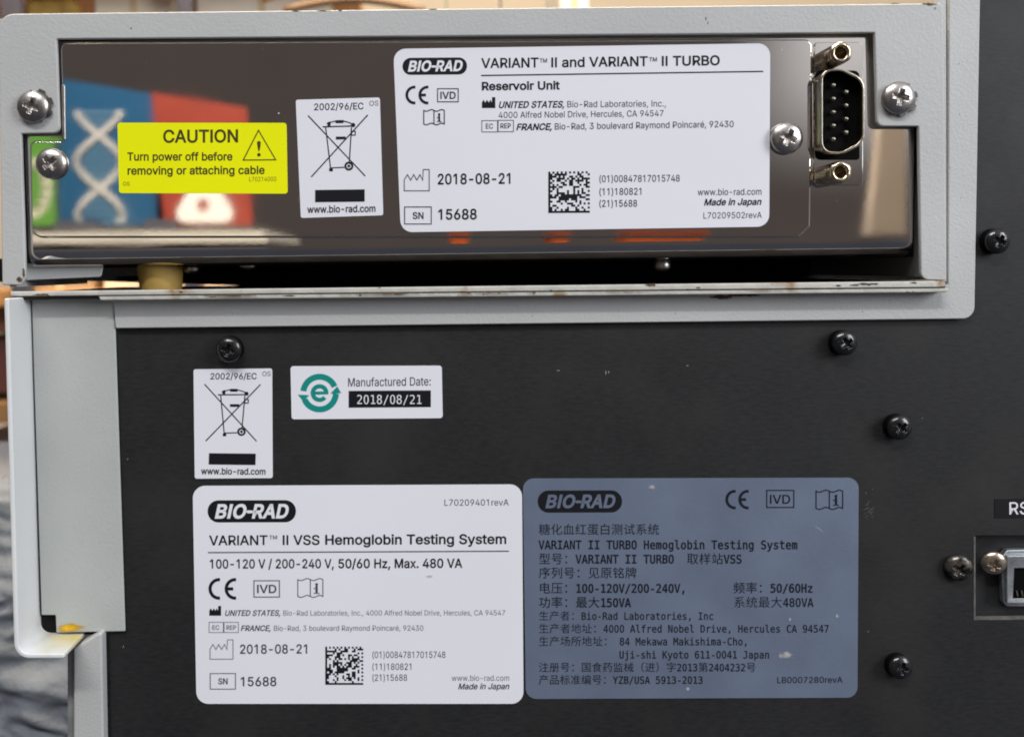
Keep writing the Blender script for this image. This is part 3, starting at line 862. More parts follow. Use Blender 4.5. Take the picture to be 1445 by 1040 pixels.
    'b': (424, '229,-8 213,-7 198,-5 184,-1 172,4 162,10 153,17 145,24 138,31 118,59 112,59 112,0 53,0 53,509 114,509 114,319 118,319 137,346 144,353 152,360 161,367 171,373 183,378 197,381 212,384 229,384 252,383 274,378 294,371 313,361 330,347 345,332 359,313 370,293 379,270 385,245 389,218 390,189 389,160 385,133 379,108 370,84 359,64 346,45 330,29 313,16 294,5 274,-2 252,-7;220,47 237,48 253,51 267,57 279,66 291,76 301,88 309,101 316,117 321,133 325,151 327,170 328,189 327,209 325,227 321,245 316,261 309,276 301,290 291,301 280,311 267,319 253,325 237,329 220,330 203,329 188,325 174,320 161,312 150,302 140,291 132,278 125,263 120,247 116,229 113,210 113,189 113,169 116,150 120,132 125,115 132,100 140,86 150,75 162,65 174,57 188,51 204,48'),
    'c': (396, '207,-8 182,-7 159,-2 137,6 117,16 98,30 82,46 68,64 56,85 46,108 40,133 36,159 34,187 36,216 40,243 46,268 56,291 68,312 82,330 98,346 117,360 137,371 159,378 182,383 207,384 221,384 234,383 247,380 260,377 272,373 284,368 295,362 305,356 315,349 324,341 332,332 340,322 347,312 353,301 358,289 362,277 303,262 290,289 270,311 242,325 207,330 189,329 173,325 158,319 145,310 134,300 124,287 115,274 108,258 103,242 99,224 97,206 96,187 97,169 99,151 103,134 108,117 115,102 124,89 134,76 145,66 158,57 173,51 189,48 207,46 243,52 271,66 292,89 304,117 363,102 359,90 354,78 348,67 341,56 334,46 325,37 316,29 306,21 296,15 285,9 273,4 261,-1 248,-4 235,-6 221,-8'),
    'd': (424, '195,-8 172,-7 151,-2 130,5 111,16 94,29 79,45 66,64 55,84 46,108 39,133 35,160 34,189 35,218 39,245 46,270 55,293 66,313 79,332 95,347 112,361 131,371 151,378 173,383 196,384 213,384 228,381 241,378 253,373 263,367 272,360 280,353 287,346 306,319 311,319 311,509 372,509 372,0 313,0 313,59 307,59 287,31 280,24 272,17 263,10 252,4 241,-1 227,-5 212,-7;205,47 221,48 236,51 250,57 263,65 274,75 284,86 293,100 299,115 305,132 309,150 311,169 312,189 311,210 309,229 305,247 300,263 293,278 284,291 275,302 263,312 251,320 237,325 221,329 205,330 187,329 172,325 157,319 145,311 133,301 124,290 115,276 108,261 103,245 99,227 97,209 96,189 97,170 99,151 103,133 109,117 115,101 124,88 134,76 145,66 158,57 172,51 188,48'),
    'e': (404, '212,-8 185,-7 161,-2 138,6 117,16 98,30 82,46 68,64 56,85 46,108 40,132 35,159 34,187 35,215 39,242 46,267 55,290 67,311 81,329 97,346 115,359 135,370 157,378 180,383 205,384 221,384 236,382 251,379 266,374 280,368 294,361 307,351 319,341 331,329 341,315 350,299 357,282 363,263 368,242 370,219 371,194 371,169 75,169 75,221 338,221 310,202 309,220 307,237 303,254 298,269 291,282 283,294 273,305 263,314 250,321 237,326 222,329 205,330 189,329 173,326 159,321 146,313 135,304 125,294 116,282 109,270 103,256 99,241 97,226 96,211 96,178 97,157 100,139 104,122 110,106 118,92 128,80 139,70 151,61 165,55 179,50 195,47 212,46 224,47 234,48 244,50 254,53 263,56 271,61 278,66 285,73 292,80 297,88 302,96 306,105 365,91 360,77 353,63 345,51 335,39 324,29 311,19 298,11 283,4 266,-1 249,-5 231,-7'),
    'f': (254, '228,379 228,327 6,327 6,379;81,0 81,432 82,447 84,461 89,474 96,486 104,496 113,505 124,513 135,519 148,524 161,527 174,529 187,530 222,527 243,521 227,468 215,472 195,474 182,473 171,470 162,466 154,460 149,452 145,443 142,431 142,419 142,0'),
    'g': (425, '207,-151 187,-150 168,-148 150,-144 134,-140 119,-134 105,-127 93,-119 82,-110 73,-101 64,-91 57,-80 51,-69 101,-41 122,-66 128,-72 136,-78 145,-83 154,-88 165,-92 178,-95 192,-97 207,-97 229,-96 249,-92 267,-85 282,-75 295,-62 304,-47 310,-28 311,-6 311,68 306,68 287,41 280,34 272,28 263,21 252,16 241,11 227,8 212,5 195,5 173,6 152,10 132,17 113,27 95,39 80,53 67,71 55,90 46,112 39,136 35,163 34,191 35,220 39,246 46,271 55,293 66,314 80,332 95,347 112,361 131,371 152,378 173,383 196,384 213,384 228,382 242,378 253,373 264,367 273,360 281,353 288,346 308,319 313,319 313,379 372,379 372,-9 371,-32 367,-54 360,-73 350,-90 338,-104 324,-117 308,-127 291,-136 271,-142 251,-147 229,-150;205,59 222,60 237,63 251,68 264,75 275,84 285,95 293,107 300,121 305,137 309,154 312,172 312,193 312,212 309,231 305,248 300,264 293,278 285,291 275,303 264,312 251,320 237,325 222,329 205,330 188,329 172,325 158,320 145,312 134,302 124,290 115,277 109,262 103,246 99,229 97,212 96,193 97,173 99,155 103,138 109,123 116,108 124,96 134,85 145,76 158,68 172,63 188,60'),
    'h': (410, '114,227 114,0 53,0 53,509 114,509 114,287 102,287 112,312 124,332 137,349 152,362 169,372 187,379 207,383 227,384 246,383 264,380 280,376 295,369 309,360 321,349 332,336 341,321 348,304 353,285 356,264 357,240 357,0 296,0 296,235 295,256 290,275 283,291 273,304 260,315 246,323 229,328 210,329 197,328 184,326 172,322 161,317 150,311 141,303 133,293 126,283 121,271 117,257 114,243'),
    'i': (167, '53,0 53,379 114,379 114,0;84,443 75,444 67,446 60,449 54,455 48,461 44,468 42,475 41,483 42,491 44,499 48,506 54,512 60,517 67,521 75,523 84,524 92,523 100,521 107,517 114,512 119,506 123,499 126,491 126,483 126,475 123,468 119,461 114,455 107,449 100,446 92,444'),
    'l': (170, '54,0 54,509 116,509 116,0'),
    'm': (610, '53,0 53,379 112,379 112,295 108,295 112,310 118,323 125,335 132,346 141,355 151,363 161,370 172,376 183,380 195,384 207,386 219,386 239,385 257,380 273,372 287,361 299,347 309,331 316,314 321,295 312,295 317,308 322,321 329,332 337,343 347,353 357,361 368,369 381,375 394,380 407,383 422,385 437,386 453,385 468,383 483,378 497,372 510,364 522,354 532,342 541,328 548,313 553,296 556,276 557,255 557,0 496,0 496,254 494,273 490,289 483,302 473,313 460,321 447,326 433,329 419,330 406,330 395,328 384,324 374,320 365,314 358,307 351,299 345,290 341,280 338,270 336,259 335,247 335,0 274,0 274,260 273,275 269,288 262,301 253,311 242,320 229,326 215,329 199,330 188,330 178,328 168,325 158,320 148,314 140,307 132,299 126,289 121,278 117,266 114,253 114,238 114,0'),
    'n': (410, '114,227 114,0 53,0 53,379 112,379 112,287 102,287 112,312 124,332 137,349 152,362 169,372 187,379 207,383 227,384 246,383 264,380 280,376 295,369 309,360 321,349 332,336 341,321 348,304 353,285 356,264 357,240 357,0 296,0 296,235 295,256 290,275 283,291 273,304 260,315 246,323 229,328 210,329 197,328 184,326 172,322 161,317 150,311 141,303 133,293 126,283 121,271 117,257 114,243'),
    'o': (415, '207,-8 182,-7 159,-2 137,6 117,16 98,30 82,46 68,64 56,85 46,108 40,133 36,159 34,187 36,216 40,243 46,268 56,291 68,312 82,330 98,346 117,360 137,371 159,378 182,383 207,384 233,383 256,378 278,371 299,360 317,346 333,330 347,312 359,291 369,268 376,243 380,216 381,187 380,159 376,133 369,108 359,85 347,64 333,46 317,30 299,16 278,6 256,-2 233,-7;207,46 226,48 242,51 257,57 270,66 282,76 292,89 300,102 307,117 312,134 316,151 318,169 319,187 318,206 316,224 312,242 307,258 300,274 292,287 282,300 270,310 257,319 242,325 226,329 207,330 189,329 173,325 158,319 145,310 134,300 124,287 115,274 108,258 103,242 99,224 97,206 96,187 97,169 99,151 103,134 108,117 115,102 124,89 134,76 145,66 158,57 173,51 189,48'),
    'p': (424, '53,-143 53,379 112,379 112,319 118,319 137,346 144,353 152,360 161,367 171,373 183,378 197,381 212,384 229,384 252,383 274,378 294,371 313,361 330,347 345,332 359,313 370,293 379,270 385,245 389,218 390,189 389,160 385,133 379,108 370,84 359,64 346,45 330,29 313,16 294,5 274,-2 252,-7 229,-8 213,-7 198,-5 184,-1 173,4 162,10 153,17 145,24 138,31 118,59 114,59 114,-143;220,47 237,48 253,51 267,57 279,66 291,76 301,88 309,101 316,117 321,133 325,151 327,170 328,189 327,209 325,227 321,245 316,261 309,276 301,290 291,301 280,311 267,319 253,325 237,329 220,330 203,329 188,325 174,320 161,312 150,302 140,291 132,278 125,263 120,247 116,229 113,210 113,189 113,169 116,150 120,132 125,115 132,100 140,86 150,75 162,65 174,57 188,51 204,48'),
    'r': (259, '53,0 53,379 112,379 112,321 115,321 122,335 130,347 140,358 152,367 166,375 181,380 196,384 213,385 229,384 243,384 243,322 230,324 207,326 194,325 182,323 170,319 159,315 149,309 140,301 132,293 126,284 121,273 117,262 114,250 114,237 114,0'),
    's': (365, '182,-8 163,-7 145,-5 128,-2 112,3 98,10 84,18 72,27 62,38 53,50 45,63 40,78 36,94 94,107 99,92 105,79 114,69 124,60 136,54 150,49 165,46 181,45 200,46 217,50 232,55 244,62 255,71 262,81 267,91 268,103 267,112 265,121 260,129 254,136 246,142 237,147 225,151 212,155 149,170 125,177 104,186 87,196 72,208 61,222 53,237 48,255 47,274 48,290 51,305 57,319 65,332 75,343 87,354 100,363 115,370 131,377 149,381 167,384 187,384 206,384 223,381 239,378 254,372 267,366 279,358 290,349 299,339 307,328 314,316 319,303 324,290 268,277 264,288 258,298 251,307 243,316 232,323 219,328 205,331 187,333 171,332 156,329 143,324 131,317 121,308 114,299 110,289 109,277 110,267 112,258 117,250 124,243 133,237 144,232 157,227 172,223 229,209 254,202 275,194 292,183 306,171 317,158 325,142 330,125 331,107 330,90 326,75 321,61 312,47 302,35 290,24 276,15 260,6 242,0 223,-5 203,-7'),
    't': (227, '204,379 204,327 6,327 6,379;65,471 126,471 126,98 127,86 128,76 132,68 136,61 142,56 150,53 159,51 170,50 185,51 202,54 213,2 192,-3 168,-4 145,-3 125,2 107,10 92,21 80,35 72,52 67,71 65,93'),
    'u': (410, '182,-5 164,-4 146,-1 130,4 115,11 101,20 89,31 78,44 69,59 62,76 57,95 54,116 53,139 53,379 114,379 114,144 115,123 119,105 127,89 137,75 150,64 164,56 181,52 200,50 213,51 226,53 238,57 249,62 259,69 268,77 276,86 283,97 289,109 293,122 295,137 296,153 296,379 357,379 357,0 298,0 298,92 307,92 297,67 286,47 272,30 257,17 240,7 222,0 203,-4'),
    'v': (389, '163,0 17,379 84,379 165,155 187,87 206,21 184,21 203,87 224,155 305,379 371,379 226,0'),
    'w': (567, '138,0 23,379 87,379 133,214 154,137 175,41 165,41 186,135 206,214 252,379 316,379 362,214 382,136 402,41 391,41 413,135 434,214 480,379 545,379 429,0 368,0 319,172 305,225 291,280 277,338 291,338 277,280 263,225 248,172 199,0'),
    'x': (379, '21,0 171,218 171,171 29,379 100,379 147,306 179,253 207,206 175,206 202,253 233,306 282,379 352,379 209,169 209,214 358,0 287,0 231,85 200,136 173,182 205,182 178,136 148,85 91,0'),
    'y': (389, '47,-139 61,-86 71,-87 80,-89 88,-90 96,-90 104,-89 111,-87 118,-84 124,-80 130,-74 136,-67 141,-58 146,-48 151,-36 163,-1 17,379 84,379 165,155 187,87 206,21 184,21 202,87 224,155 305,379 371,379 204,-58 198,-72 191,-85 184,-97 177,-107 168,-116 159,-124 150,-130 139,-136 128,-140 117,-143 104,-145 91,-145 65,-143'),
    'z': (380, '42,0 42,46 254,320 254,323 48,323 48,379 333,379 333,331 126,60 126,56 339,56 339,0'),
    'é': (404, '212,-8 185,-7 161,-2 138,6 117,16 98,30 82,46 68,64 56,85 46,108 40,132 35,159 34,187 35,215 39,242 46,267 55,290 67,311 81,329 97,346 115,359 135,370 157,378 180,383 205,384 221,384 236,382 251,379 266,374 280,368 294,361 307,351 319,341 331,329 341,315 350,299 357,282 363,263 368,242 370,219 371,194 371,169 75,169 75,221 338,221 310,202 309,220 307,237 303,254 298,269 291,282 283,294 273,305 263,314 250,321 237,326 222,329 205,330 189,329 173,326 159,321 146,313 135,304 125,294 116,282 109,270 103,256 99,241 97,226 96,211 96,178 97,157 100,139 104,122 110,106 118,92 128,80 139,70 151,61 165,55 179,50 195,47 212,46 224,47 234,48 244,50 254,53 263,56 271,61 278,66 285,73 292,80 297,88 302,96 306,105 365,91 360,77 353,63 345,51 335,39 324,29 311,19 298,11 283,4 266,-1 249,-5 231,-7;177,429 225,529 293,529 227,429'),
}
MONO = {
    ',': (429, '175,106 263,106 263,33 194,-100 140,-100 175,33'),
    '-': (429, '124,224 305,224 305,167 124,167'),
    '/': (429, '310,520 376,520 102,-66 36,-66'),
    '0': (429, '214,474 172,460 141,421 123,354 117,259 123,165 141,99 172,59 214,46 258,59 288,99 306,165 312,259 306,354 288,421 258,460;214,529 288,512 340,461 372,376 383,259 372,143 340,58 288,7 214,-10 141,7 89,58 57,143 46,259 57,376 89,461 141,512'),
    '1': (429, '94,59 203,59 203,456 86,430 86,494 203,520 273,520 273,59 381,59 381,0 94,0'),
    '2': (429, '130,59 369,59 369,0 53,0 53,59 167,180 234,255 263,293 281,323 290,350 293,377 287,416 268,445 237,464 197,470 165,467 131,459 95,444 57,424 57,495 93,510 128,521 162,527 196,529 265,519 319,489 354,442 365,382 361,349 350,315 329,280 299,242 243,179'),
    '3': (429, '270,278 315,259 349,230 369,191 376,143 364,79 327,31 270,0 194,-10 158,-8 121,-3 84,5 48,16 48,86 83,70 118,58 152,51 186,49 237,56 275,75 298,107 306,150 298,191 275,222 239,242 191,249 138,249 138,307 191,307 234,312 267,328 287,353 294,387 288,423 269,449 238,465 197,470 165,468 133,463 63,442 63,507 138,524 197,529 265,520 318,491 352,447 364,390 358,351 340,319 310,294'),
    '4': (429, '256,456 92,181 256,181;244,520 326,520 326,181 395,181 395,124 326,124 326,0 256,0 256,124 36,124 36,190'),
    '5': (429, '72,520 335,520 335,461 136,461 136,333 166,341 197,344 269,332 325,296 360,240 372,167 360,93 323,37 264,2 187,-10 147,-9 111,-5 79,2 50,12 50,84 82,68 114,58 147,51 180,49 232,57 270,80 294,117 302,167 293,216 269,253 230,277 178,284 150,283 123,278 97,270 72,259'),
    '6': (429, '345,508 345,444 322,455 298,463 273,468 247,470 188,457 146,420 120,358 111,272 131,302 157,325 189,339 225,344 292,332 342,298 373,242 383,167 372,92 341,36 289,1 221,-10 143,6 88,55 57,138 46,259 59,375 97,460 159,512 244,529 295,524;220,289 180,281 149,256 130,218 123,167 130,116 149,77 180,53 220,45 261,53 290,76 308,114 314,167 308,220 290,258 261,281'),
    '7': (429, '48,520 376,520 376,490 190,0 116,0 297,461 48,461'),
    '8': (429, '214,247 173,240 142,221 123,189 116,146 123,104 142,72 173,52 214,45 256,51 287,71 307,103 313,146 307,189 287,220 256,240;153,276 113,293 83,319 64,353 58,394 68,450 100,493 150,520 214,529 280,520 329,493 361,450 372,394 365,353 346,319 316,293 276,276 322,259 356,230 377,190 384,140 372,77 339,30 285,0 214,-10 144,0 90,29 57,77 46,139 53,189 73,230 107,259;128,388 133,351 150,324 177,308 214,302 252,308 279,324 296,351 302,388 296,425 279,453 252,469 214,475 177,469 150,452 133,425'),
    '9': (429, '208,231 248,239 278,263 297,301 304,352 297,403 278,442 248,466 208,474 167,467 137,443 119,405 114,352 119,299 137,261 166,238;82,11 82,76 105,64 129,56 154,51 180,49 239,62 282,99 307,162 316,248 296,217 270,194 238,180 202,175 135,187 85,222 55,278 44,353 55,428 87,483 138,518 206,529 285,513 339,464 370,380 381,259 368,144 330,59 268,7 183,-10 132,-5'),
    'A': (429, '214,458 140,192 289,192;172,520 257,520 416,0 344,0 305,135 123,135 86,0 13,0'),
    'B': (429, '128,248 128,58 212,58 264,63 299,79 319,108 325,150 318,194 298,224 262,242 212,248;128,462 128,305 210,305 254,310 284,325 301,350 307,388 301,422 284,445 255,458 210,462;58,520 212,520 282,511 335,485 367,444 378,388 372,345 355,313 326,290 287,278 332,263 367,235 389,194 396,143 384,81 350,36 292,9 212,0 58,0'),
    'C': (429, '374,18 346,6 319,-3 290,-8 259,-10 170,8 104,61 62,146 48,259 62,373 104,458 170,511 259,529 290,527 319,522 346,513 374,501 374,429 347,447 318,461 289,469 259,472 199,459 156,419 130,353 122,259 130,166 156,100 199,60 259,47 289,50 319,58 347,72 374,91'),
    'D': (429, '152,58 227,69 276,101 302,163 311,259 302,357 276,418 227,451 152,462 118,462 118,58;153,520 257,504 329,456 371,376 385,259 371,144 329,63 257,16 153,0 48,0 48,520'),
    'H': (429, '48,520 118,520 118,307 311,307 311,520 382,520 382,0 311,0 311,248 118,248 118,0 48,0'),
    'I': (429, '70,520 359,520 359,461 250,461 250,59 359,59 359,0 70,0 70,59 179,59 179,461 70,461'),
    'J': (429, '38,21 38,103 70,79 103,61 138,51 173,47 216,53 243,73 258,110 263,170 263,461 130,461 130,520 333,520 333,170 324,86 296,31 247,0 173,-10 140,-8 107,-2 73,7'),
    'K': (429, '48,520 118,520 118,289 338,520 421,520 218,307 427,0 342,0 172,260 118,203 118,0 48,0'),
    'L': (429, '75,520 146,520 146,59 397,59 397,0 75,0'),
    'M': (429, '30,520 124,520 214,255 304,520 399,520 399,0 334,0 334,459 241,185 188,185 95,459 95,0 30,0'),
    'N': (429, '48,520 138,520 313,92 313,520 381,520 381,0 292,0 116,428 116,0 48,0'),
    'O': (429, '315,259 309,358 292,423 261,460 214,472 169,460 138,423 120,358 114,259 120,161 138,96 169,59 214,47 261,59 292,96 309,161;389,259 378,141 346,57 291,7 214,-10 138,7 84,56 51,140 41,259 51,378 84,462 138,513 214,529 291,513 346,462 378,378'),
    'R': (429, '265,245 290,235 311,219 332,190 359,142 429,0 354,0 292,131 266,177 244,204 219,216 188,220 120,220 120,0 50,0 50,520 195,520 270,510 326,481 360,434 372,369 365,323 343,285 310,259;120,462 120,278 197,278 241,283 273,300 291,329 297,369 291,409 271,438 239,456 195,462'),
    'S': (429, '352,502 352,431 320,449 288,462 256,470 223,472 179,466 144,449 123,422 116,386 120,356 135,334 162,317 205,304 242,295 306,273 349,242 374,198 382,142 371,77 336,29 280,0 203,-10 166,-8 129,-2 92,8 55,21 55,96 94,74 131,59 167,50 203,47 250,53 286,71 308,99 315,138 310,172 295,197 267,215 224,229 186,237 124,258 81,287 57,326 48,376 60,438 95,487 150,519 220,529 250,528 283,522'),
    'T': (429, '16,520 413,520 413,461 250,461 250,0 180,0 180,461 16,461'),
    'U': (429, '51,200 51,520 122,520 122,167 124,113 131,88 145,70 163,57 187,50 214,47 242,50 266,57 284,71 298,88 305,113 307,167 307,520 378,520 378,200 375,131 368,86 354,55 334,31 309,13 281,0 250,-8 214,-10 180,-8 148,0 120,13 95,31 75,55 61,87 54,132'),
    'V': (429, '214,59 337,520 409,520 257,0 172,0 20,520 93,520'),
    'Y': (429, '13,520 88,520 214,290 341,520 416,520 250,233 250,0 179,0 179,233'),
    'Z': (429, '62,520 399,520 399,466 128,59 407,59 407,0 54,0 54,54 319,461 62,461'),
    'a': (429, '244,196 223,196 174,191 139,176 117,152 110,118 116,86 132,63 157,48 190,44 238,53 274,80 296,124 304,182 304,196;369,222 369,0 304,0 304,58 281,28 253,6 218,-6 177,-10 123,-2 82,24 55,63 46,114 57,171 90,212 144,238 218,246 304,246 304,256 298,297 281,324 250,340 206,345 173,343 140,336 107,324 75,308 75,372 143,393 175,398 206,399 251,396 289,385 320,367 344,342 356,323 363,299 367,267'),
    'b': (429, '320,195 314,260 296,307 267,336 226,345 185,336 155,307 137,260 131,195 137,130 155,83 185,54 226,44 267,54 296,82 314,129;131,340 150,365 174,384 203,396 236,399 299,386 347,345 377,281 387,196 377,110 347,45 299,4 235,-10 203,-6 174,5 150,24 131,49 131,0 67,0 67,542 131,542'),
    'c': (429, '369,20 343,7 316,-3 289,-8 260,-10 180,3 119,44 81,109 68,195 81,280 119,345 180,386 260,399 288,398 315,392 342,383 369,369 369,302 344,322 318,335 291,343 260,345 207,335 168,306 144,259 135,195 144,131 168,83 207,54 260,44 292,47 320,54 346,68 369,86'),
    'd': (429, '299,340 299,542 363,542 363,0 299,0 299,49 280,24 256,5 227,-6 195,-10 131,4 83,45 53,110 43,196 53,281 84,345 132,386 195,399 228,396 257,384 281,366;110,195 116,129 134,82 163,54 204,44 245,54 275,83 293,130 299,195 293,260 275,307 245,336 204,345 163,336 134,307 116,260'),
    'e': (429, '387,211 387,180 110,180 110,178 118,121 143,79 183,53 237,44 268,47 301,54 335,66 372,84 372,20 336,7 302,-3 268,-8 236,-10 155,4 94,44 56,109 43,195 55,279 93,344 151,385 227,399 293,387 344,349 376,289;323,230 316,279 296,316 266,338 224,345 182,337 148,314 124,278 112,229'),
    'f': (429, '370,542 370,489 297,489 268,485 249,474 239,455 236,424 236,390 370,390 370,340 236,340 236,0 172,0 172,340 68,340 68,390 172,390 172,417 179,473 201,511 239,534 293,542'),
    'g': (429, '299,198 293,262 275,308 246,336 207,345 165,336 135,308 117,262 110,198 117,135 135,88 166,60 208,50 247,60 275,88 293,135;363,25 352,-52 321,-108 270,-142 200,-153 144,-148 86,-134 86,-71 148,-94 175,-100 200,-102 244,-95 275,-74 293,-37 299,16 299,18 299,62 281,33 257,13 228,1 193,-3 131,11 84,52 53,116 43,198 53,281 84,345 131,386 193,399 227,396 256,384 280,365 299,338 299,389 363,389'),
    'h': (429, '366,242 366,0 302,0 302,242 297,287 283,319 259,337 225,344 186,336 156,312 138,273 132,220 132,0 68,0 68,542 132,542 132,331 152,361 178,382 210,395 248,399 300,390 337,360 359,311'),
    'i': (429, '89,390 253,390 253,50 380,50 380,0 62,0 62,50 189,50 189,340 89,340;189,542 253,542 253,461 189,461'),
    'j': (429, '209,-7 209,340 99,340 99,390 273,390 273,-7 265,-67 242,-112 204,-139 153,-148 65,-148 65,-94 146,-94 174,-89 193,-72 205,-45;209,542 273,542 273,461 209,461'),
    'k': (429, '82,542 148,542 148,228 317,390 394,390 241,243 419,0 340,0 196,201 148,156 148,0 82,0'),
    'l': (429, '222,141 226,103 238,76 258,60 285,54 360,54 360,0 279,0 228,9 190,37 166,81 158,141 158,495 56,495 56,546 222,546'),
    'm': (429, '235,350 249,372 265,387 286,396 310,399 350,390 376,363 390,311 395,226 395,0 337,0 337,223 334,290 327,326 314,341 294,346 270,340 256,324 248,288 245,223 245,0 187,0 187,223 184,291 177,326 163,341 141,346 120,340 106,324 99,288 96,223 96,0 38,0 38,390 96,390 96,357 109,375 125,388 143,397 164,399 188,396 208,387 224,372'),
    'n': (429, '366,242 366,0 302,0 302,242 297,287 283,319 259,337 225,344 186,336 156,312 138,273 132,220 132,0 68,0 68,390 132,390 132,331 152,361 178,382 210,395 248,399 300,390 337,360 359,311'),
    'o': (429, '214,345 172,336 141,307 122,260 116,195 122,129 141,82 172,54 214,44 258,54 289,82 307,129 314,195 307,260 289,307 258,336;214,399 286,386 339,347 371,282 382,195 371,107 339,42 286,3 214,-10 143,3 91,42 58,107 48,195 58,282 91,347 143,386'),
    'p': (429, '131,49 131,-148 66,-148 66,390 131,390 131,340 149,366 173,384 202,396 235,399 298,386 346,345 376,280 386,193 376,108 345,44 298,3 235,-10 201,-6 173,5 149,24;319,195 313,260 295,307 266,336 225,345 184,336 155,307 137,260 131,195 137,130 155,83 184,54 225,44 266,54 295,82 313,129'),
    'r': (429, '402,310 381,323 360,333 338,338 314,340 261,331 222,303 198,257 190,194 190,0 126,0 126,390 190,390 190,314 211,350 240,377 276,394 319,399 341,398 363,393 383,386 402,375'),
    's': (429, '339,376 339,314 311,328 283,338 255,344 227,346 189,342 162,332 146,314 140,289 144,266 156,250 184,237 236,225 262,220 304,206 334,183 352,152 359,113 348,61 318,22 268,-2 203,-10 143,-4 74,14 74,80 109,64 143,53 175,46 205,44 242,48 271,61 288,81 294,109 273,147 209,171 206,171 182,176 134,191 101,213 82,243 76,282 85,332 114,369 160,392 222,399 282,394'),
    't': (429, '214,501 214,390 359,390 359,340 214,340 214,128 218,92 230,68 253,55 287,51 359,51 359,0 281,0 220,7 179,29 157,68 150,128 150,340 46,340 46,390 150,390 150,501'),
    'u': (429, '68,148 68,389 132,389 132,148 137,102 151,70 174,52 208,46 248,54 278,77 296,116 302,169 302,389 366,389 366,0 302,0 302,58 281,29 255,7 223,-6 186,-10 134,0 97,29 75,78'),
    'v': (429, '35,390 101,390 214,63 328,390 394,390 256,0 173,0'),
    'w': (429, '0,390 63,390 131,75 187,276 242,276 298,75 366,390 429,390 338,0 277,0 214,214 153,0 91,0'),
    'y': (429, '299,125 258,18 229,-56 212,-94 194,-118 172,-135 146,-145 116,-148 64,-148 64,-95 102,-95 127,-91 146,-78 164,-49 187,6 36,390 104,390 220,85 334,390 401,390'),
    'z': (429, '79,391 362,391 362,332 138,52 362,52 362,0 71,0 71,59 295,339 79,339'),
}

from mathutils.geometry import tessellate_polygon
_cache = {}


def _area(c):
    return sum(c[i - 1][0] * c[i][1] - c[i][0] * c[i - 1][1] for i in range(len(c))) / 2


def _inside(p, c):
    r = False
    for i in range(len(c)):
        (x0, y0), (x1, y1) = c[i - 1], c[i]
        if (y0 > p[1]) != (y1 > p[1]) and p[0] < (x1 - x0) * (p[1] - y0) / (y1 - y0) + x0:
            r = not r
    return r


def letter(face, ch):
    """advance, [(vertices, triangles)], contours - in em"""
    key = (id(face), ch)
    if key in _cache:
        return _cache[key]
    adv, txt = face[ch]
    cs = []
    for k in txt.split(';'):
        c = []
        for q in k.split(' '):
            x, y = q.split(',')
            p = (int(x) / 1000, int(y) / 1000)
            if not c or p != c[-1]:
                c.append(p)
        if c[0] == c[-1]:
            c.pop()
        cs.append(c)
    big = max(cs, key=lambda c: abs(_area(c)))
    sg = 1 if _area(big) > 0 else -1
    outer = [c for c in cs if _area(c) * sg > 0]
    holes = [c for c in cs if _area(c) * sg <= 0]
    parts = []
    for o_ in outer:
        hs = [h for h in holes if _inside(h[0], o_)]
        flat = [p for c in [o_] + hs for p in c]
        tr = tessellate_polygon([[Vector((x, y, 0)) for x, y in c] for c in [o_] + hs])
        parts.append((flat, [tuple(t) for t in tr]))
    _cache[key] = (adv / 1000, parts, cs)
    return _cache[key]


CAP_SANS, CAP_MONO = 0.509, 0.0
CAP_SANS = max(p[1] for p in letter(SANS, 'H')[2][0])
CAP_MONO = max(p[1] for p in letter(MONO, 'H')[2][0])


def ink(pieces, face, ch, ox, sx, bold, ital, cap):
    """adds fill and (for heavier print) outline strips of one letter to pieces: (points, faces, lift)"""
    adv, parts, cs = letter(face, ch)
    tf = lambda p: (ox + (p[0] + ital * p[1]) * sx, p[1])
    for n, (vs, fs) in enumerate(parts):
        pieces.append(([tf(p) for p in vs], fs, 0.0012 * n))
    if bold > 0:
        for n, c in enumerate(cs):
            m_ = len(c)
            L_, R_ = [], []
            for i in range(m_):
                p0, p1, p2 = Vector(c[i - 1]), Vector(c[i]), Vector(c[(i + 1) % m_])
                d0, d1 = (p1 - p0).normalized(), (p2 - p1).normalized()
                n0, n1 = Vector((-d0.y, d0.x)), Vector((-d1.y, d1.x))
                q = n0 + n1
                q = q.normalized() if q.length > 1e-4 else n0
                k = bold / max(0.6, q.dot(n0))
                L_.append(tf(tuple(p1 + q * k)))
                R_.append(tf(tuple(p1 - q * k)))
            fs = [(i, (i + 1) % m_, m_ + (i + 1) % m_, m_ + i) for i in range(m_)]
            pieces.append((L_ + R_, fs, 0.0026 + 0.0008 * n))
    return adv * sx


def cjk(ch):
    key = ('cjk', ch)
    if key in _cache:
        return _cache[key]
    cu = bpy.data.curves.new('t', 'FONT')
    cu.body = ch
    cu.size = 1.0
    cu.resolution_u = 4
    cu.fill_mode = 'FRONT'
    o = bpy.data.objects.new('t', cu)
    COL.objects.link(o)
    dg = bpy.context.evaluated_depsgraph_get()
    me = bpy.data.meshes.new_from_object(o.evaluated_get(dg))
    r = ([(v.co.x, v.co.y) for v in me.vertices], [tuple(p.vertices) for p in me.polygons])
    bpy.data.objects.remove(o)
    bpy.data.curves.remove(cu)
    bpy.data.meshes.remove(me)
    _cache[key] = r
    return r


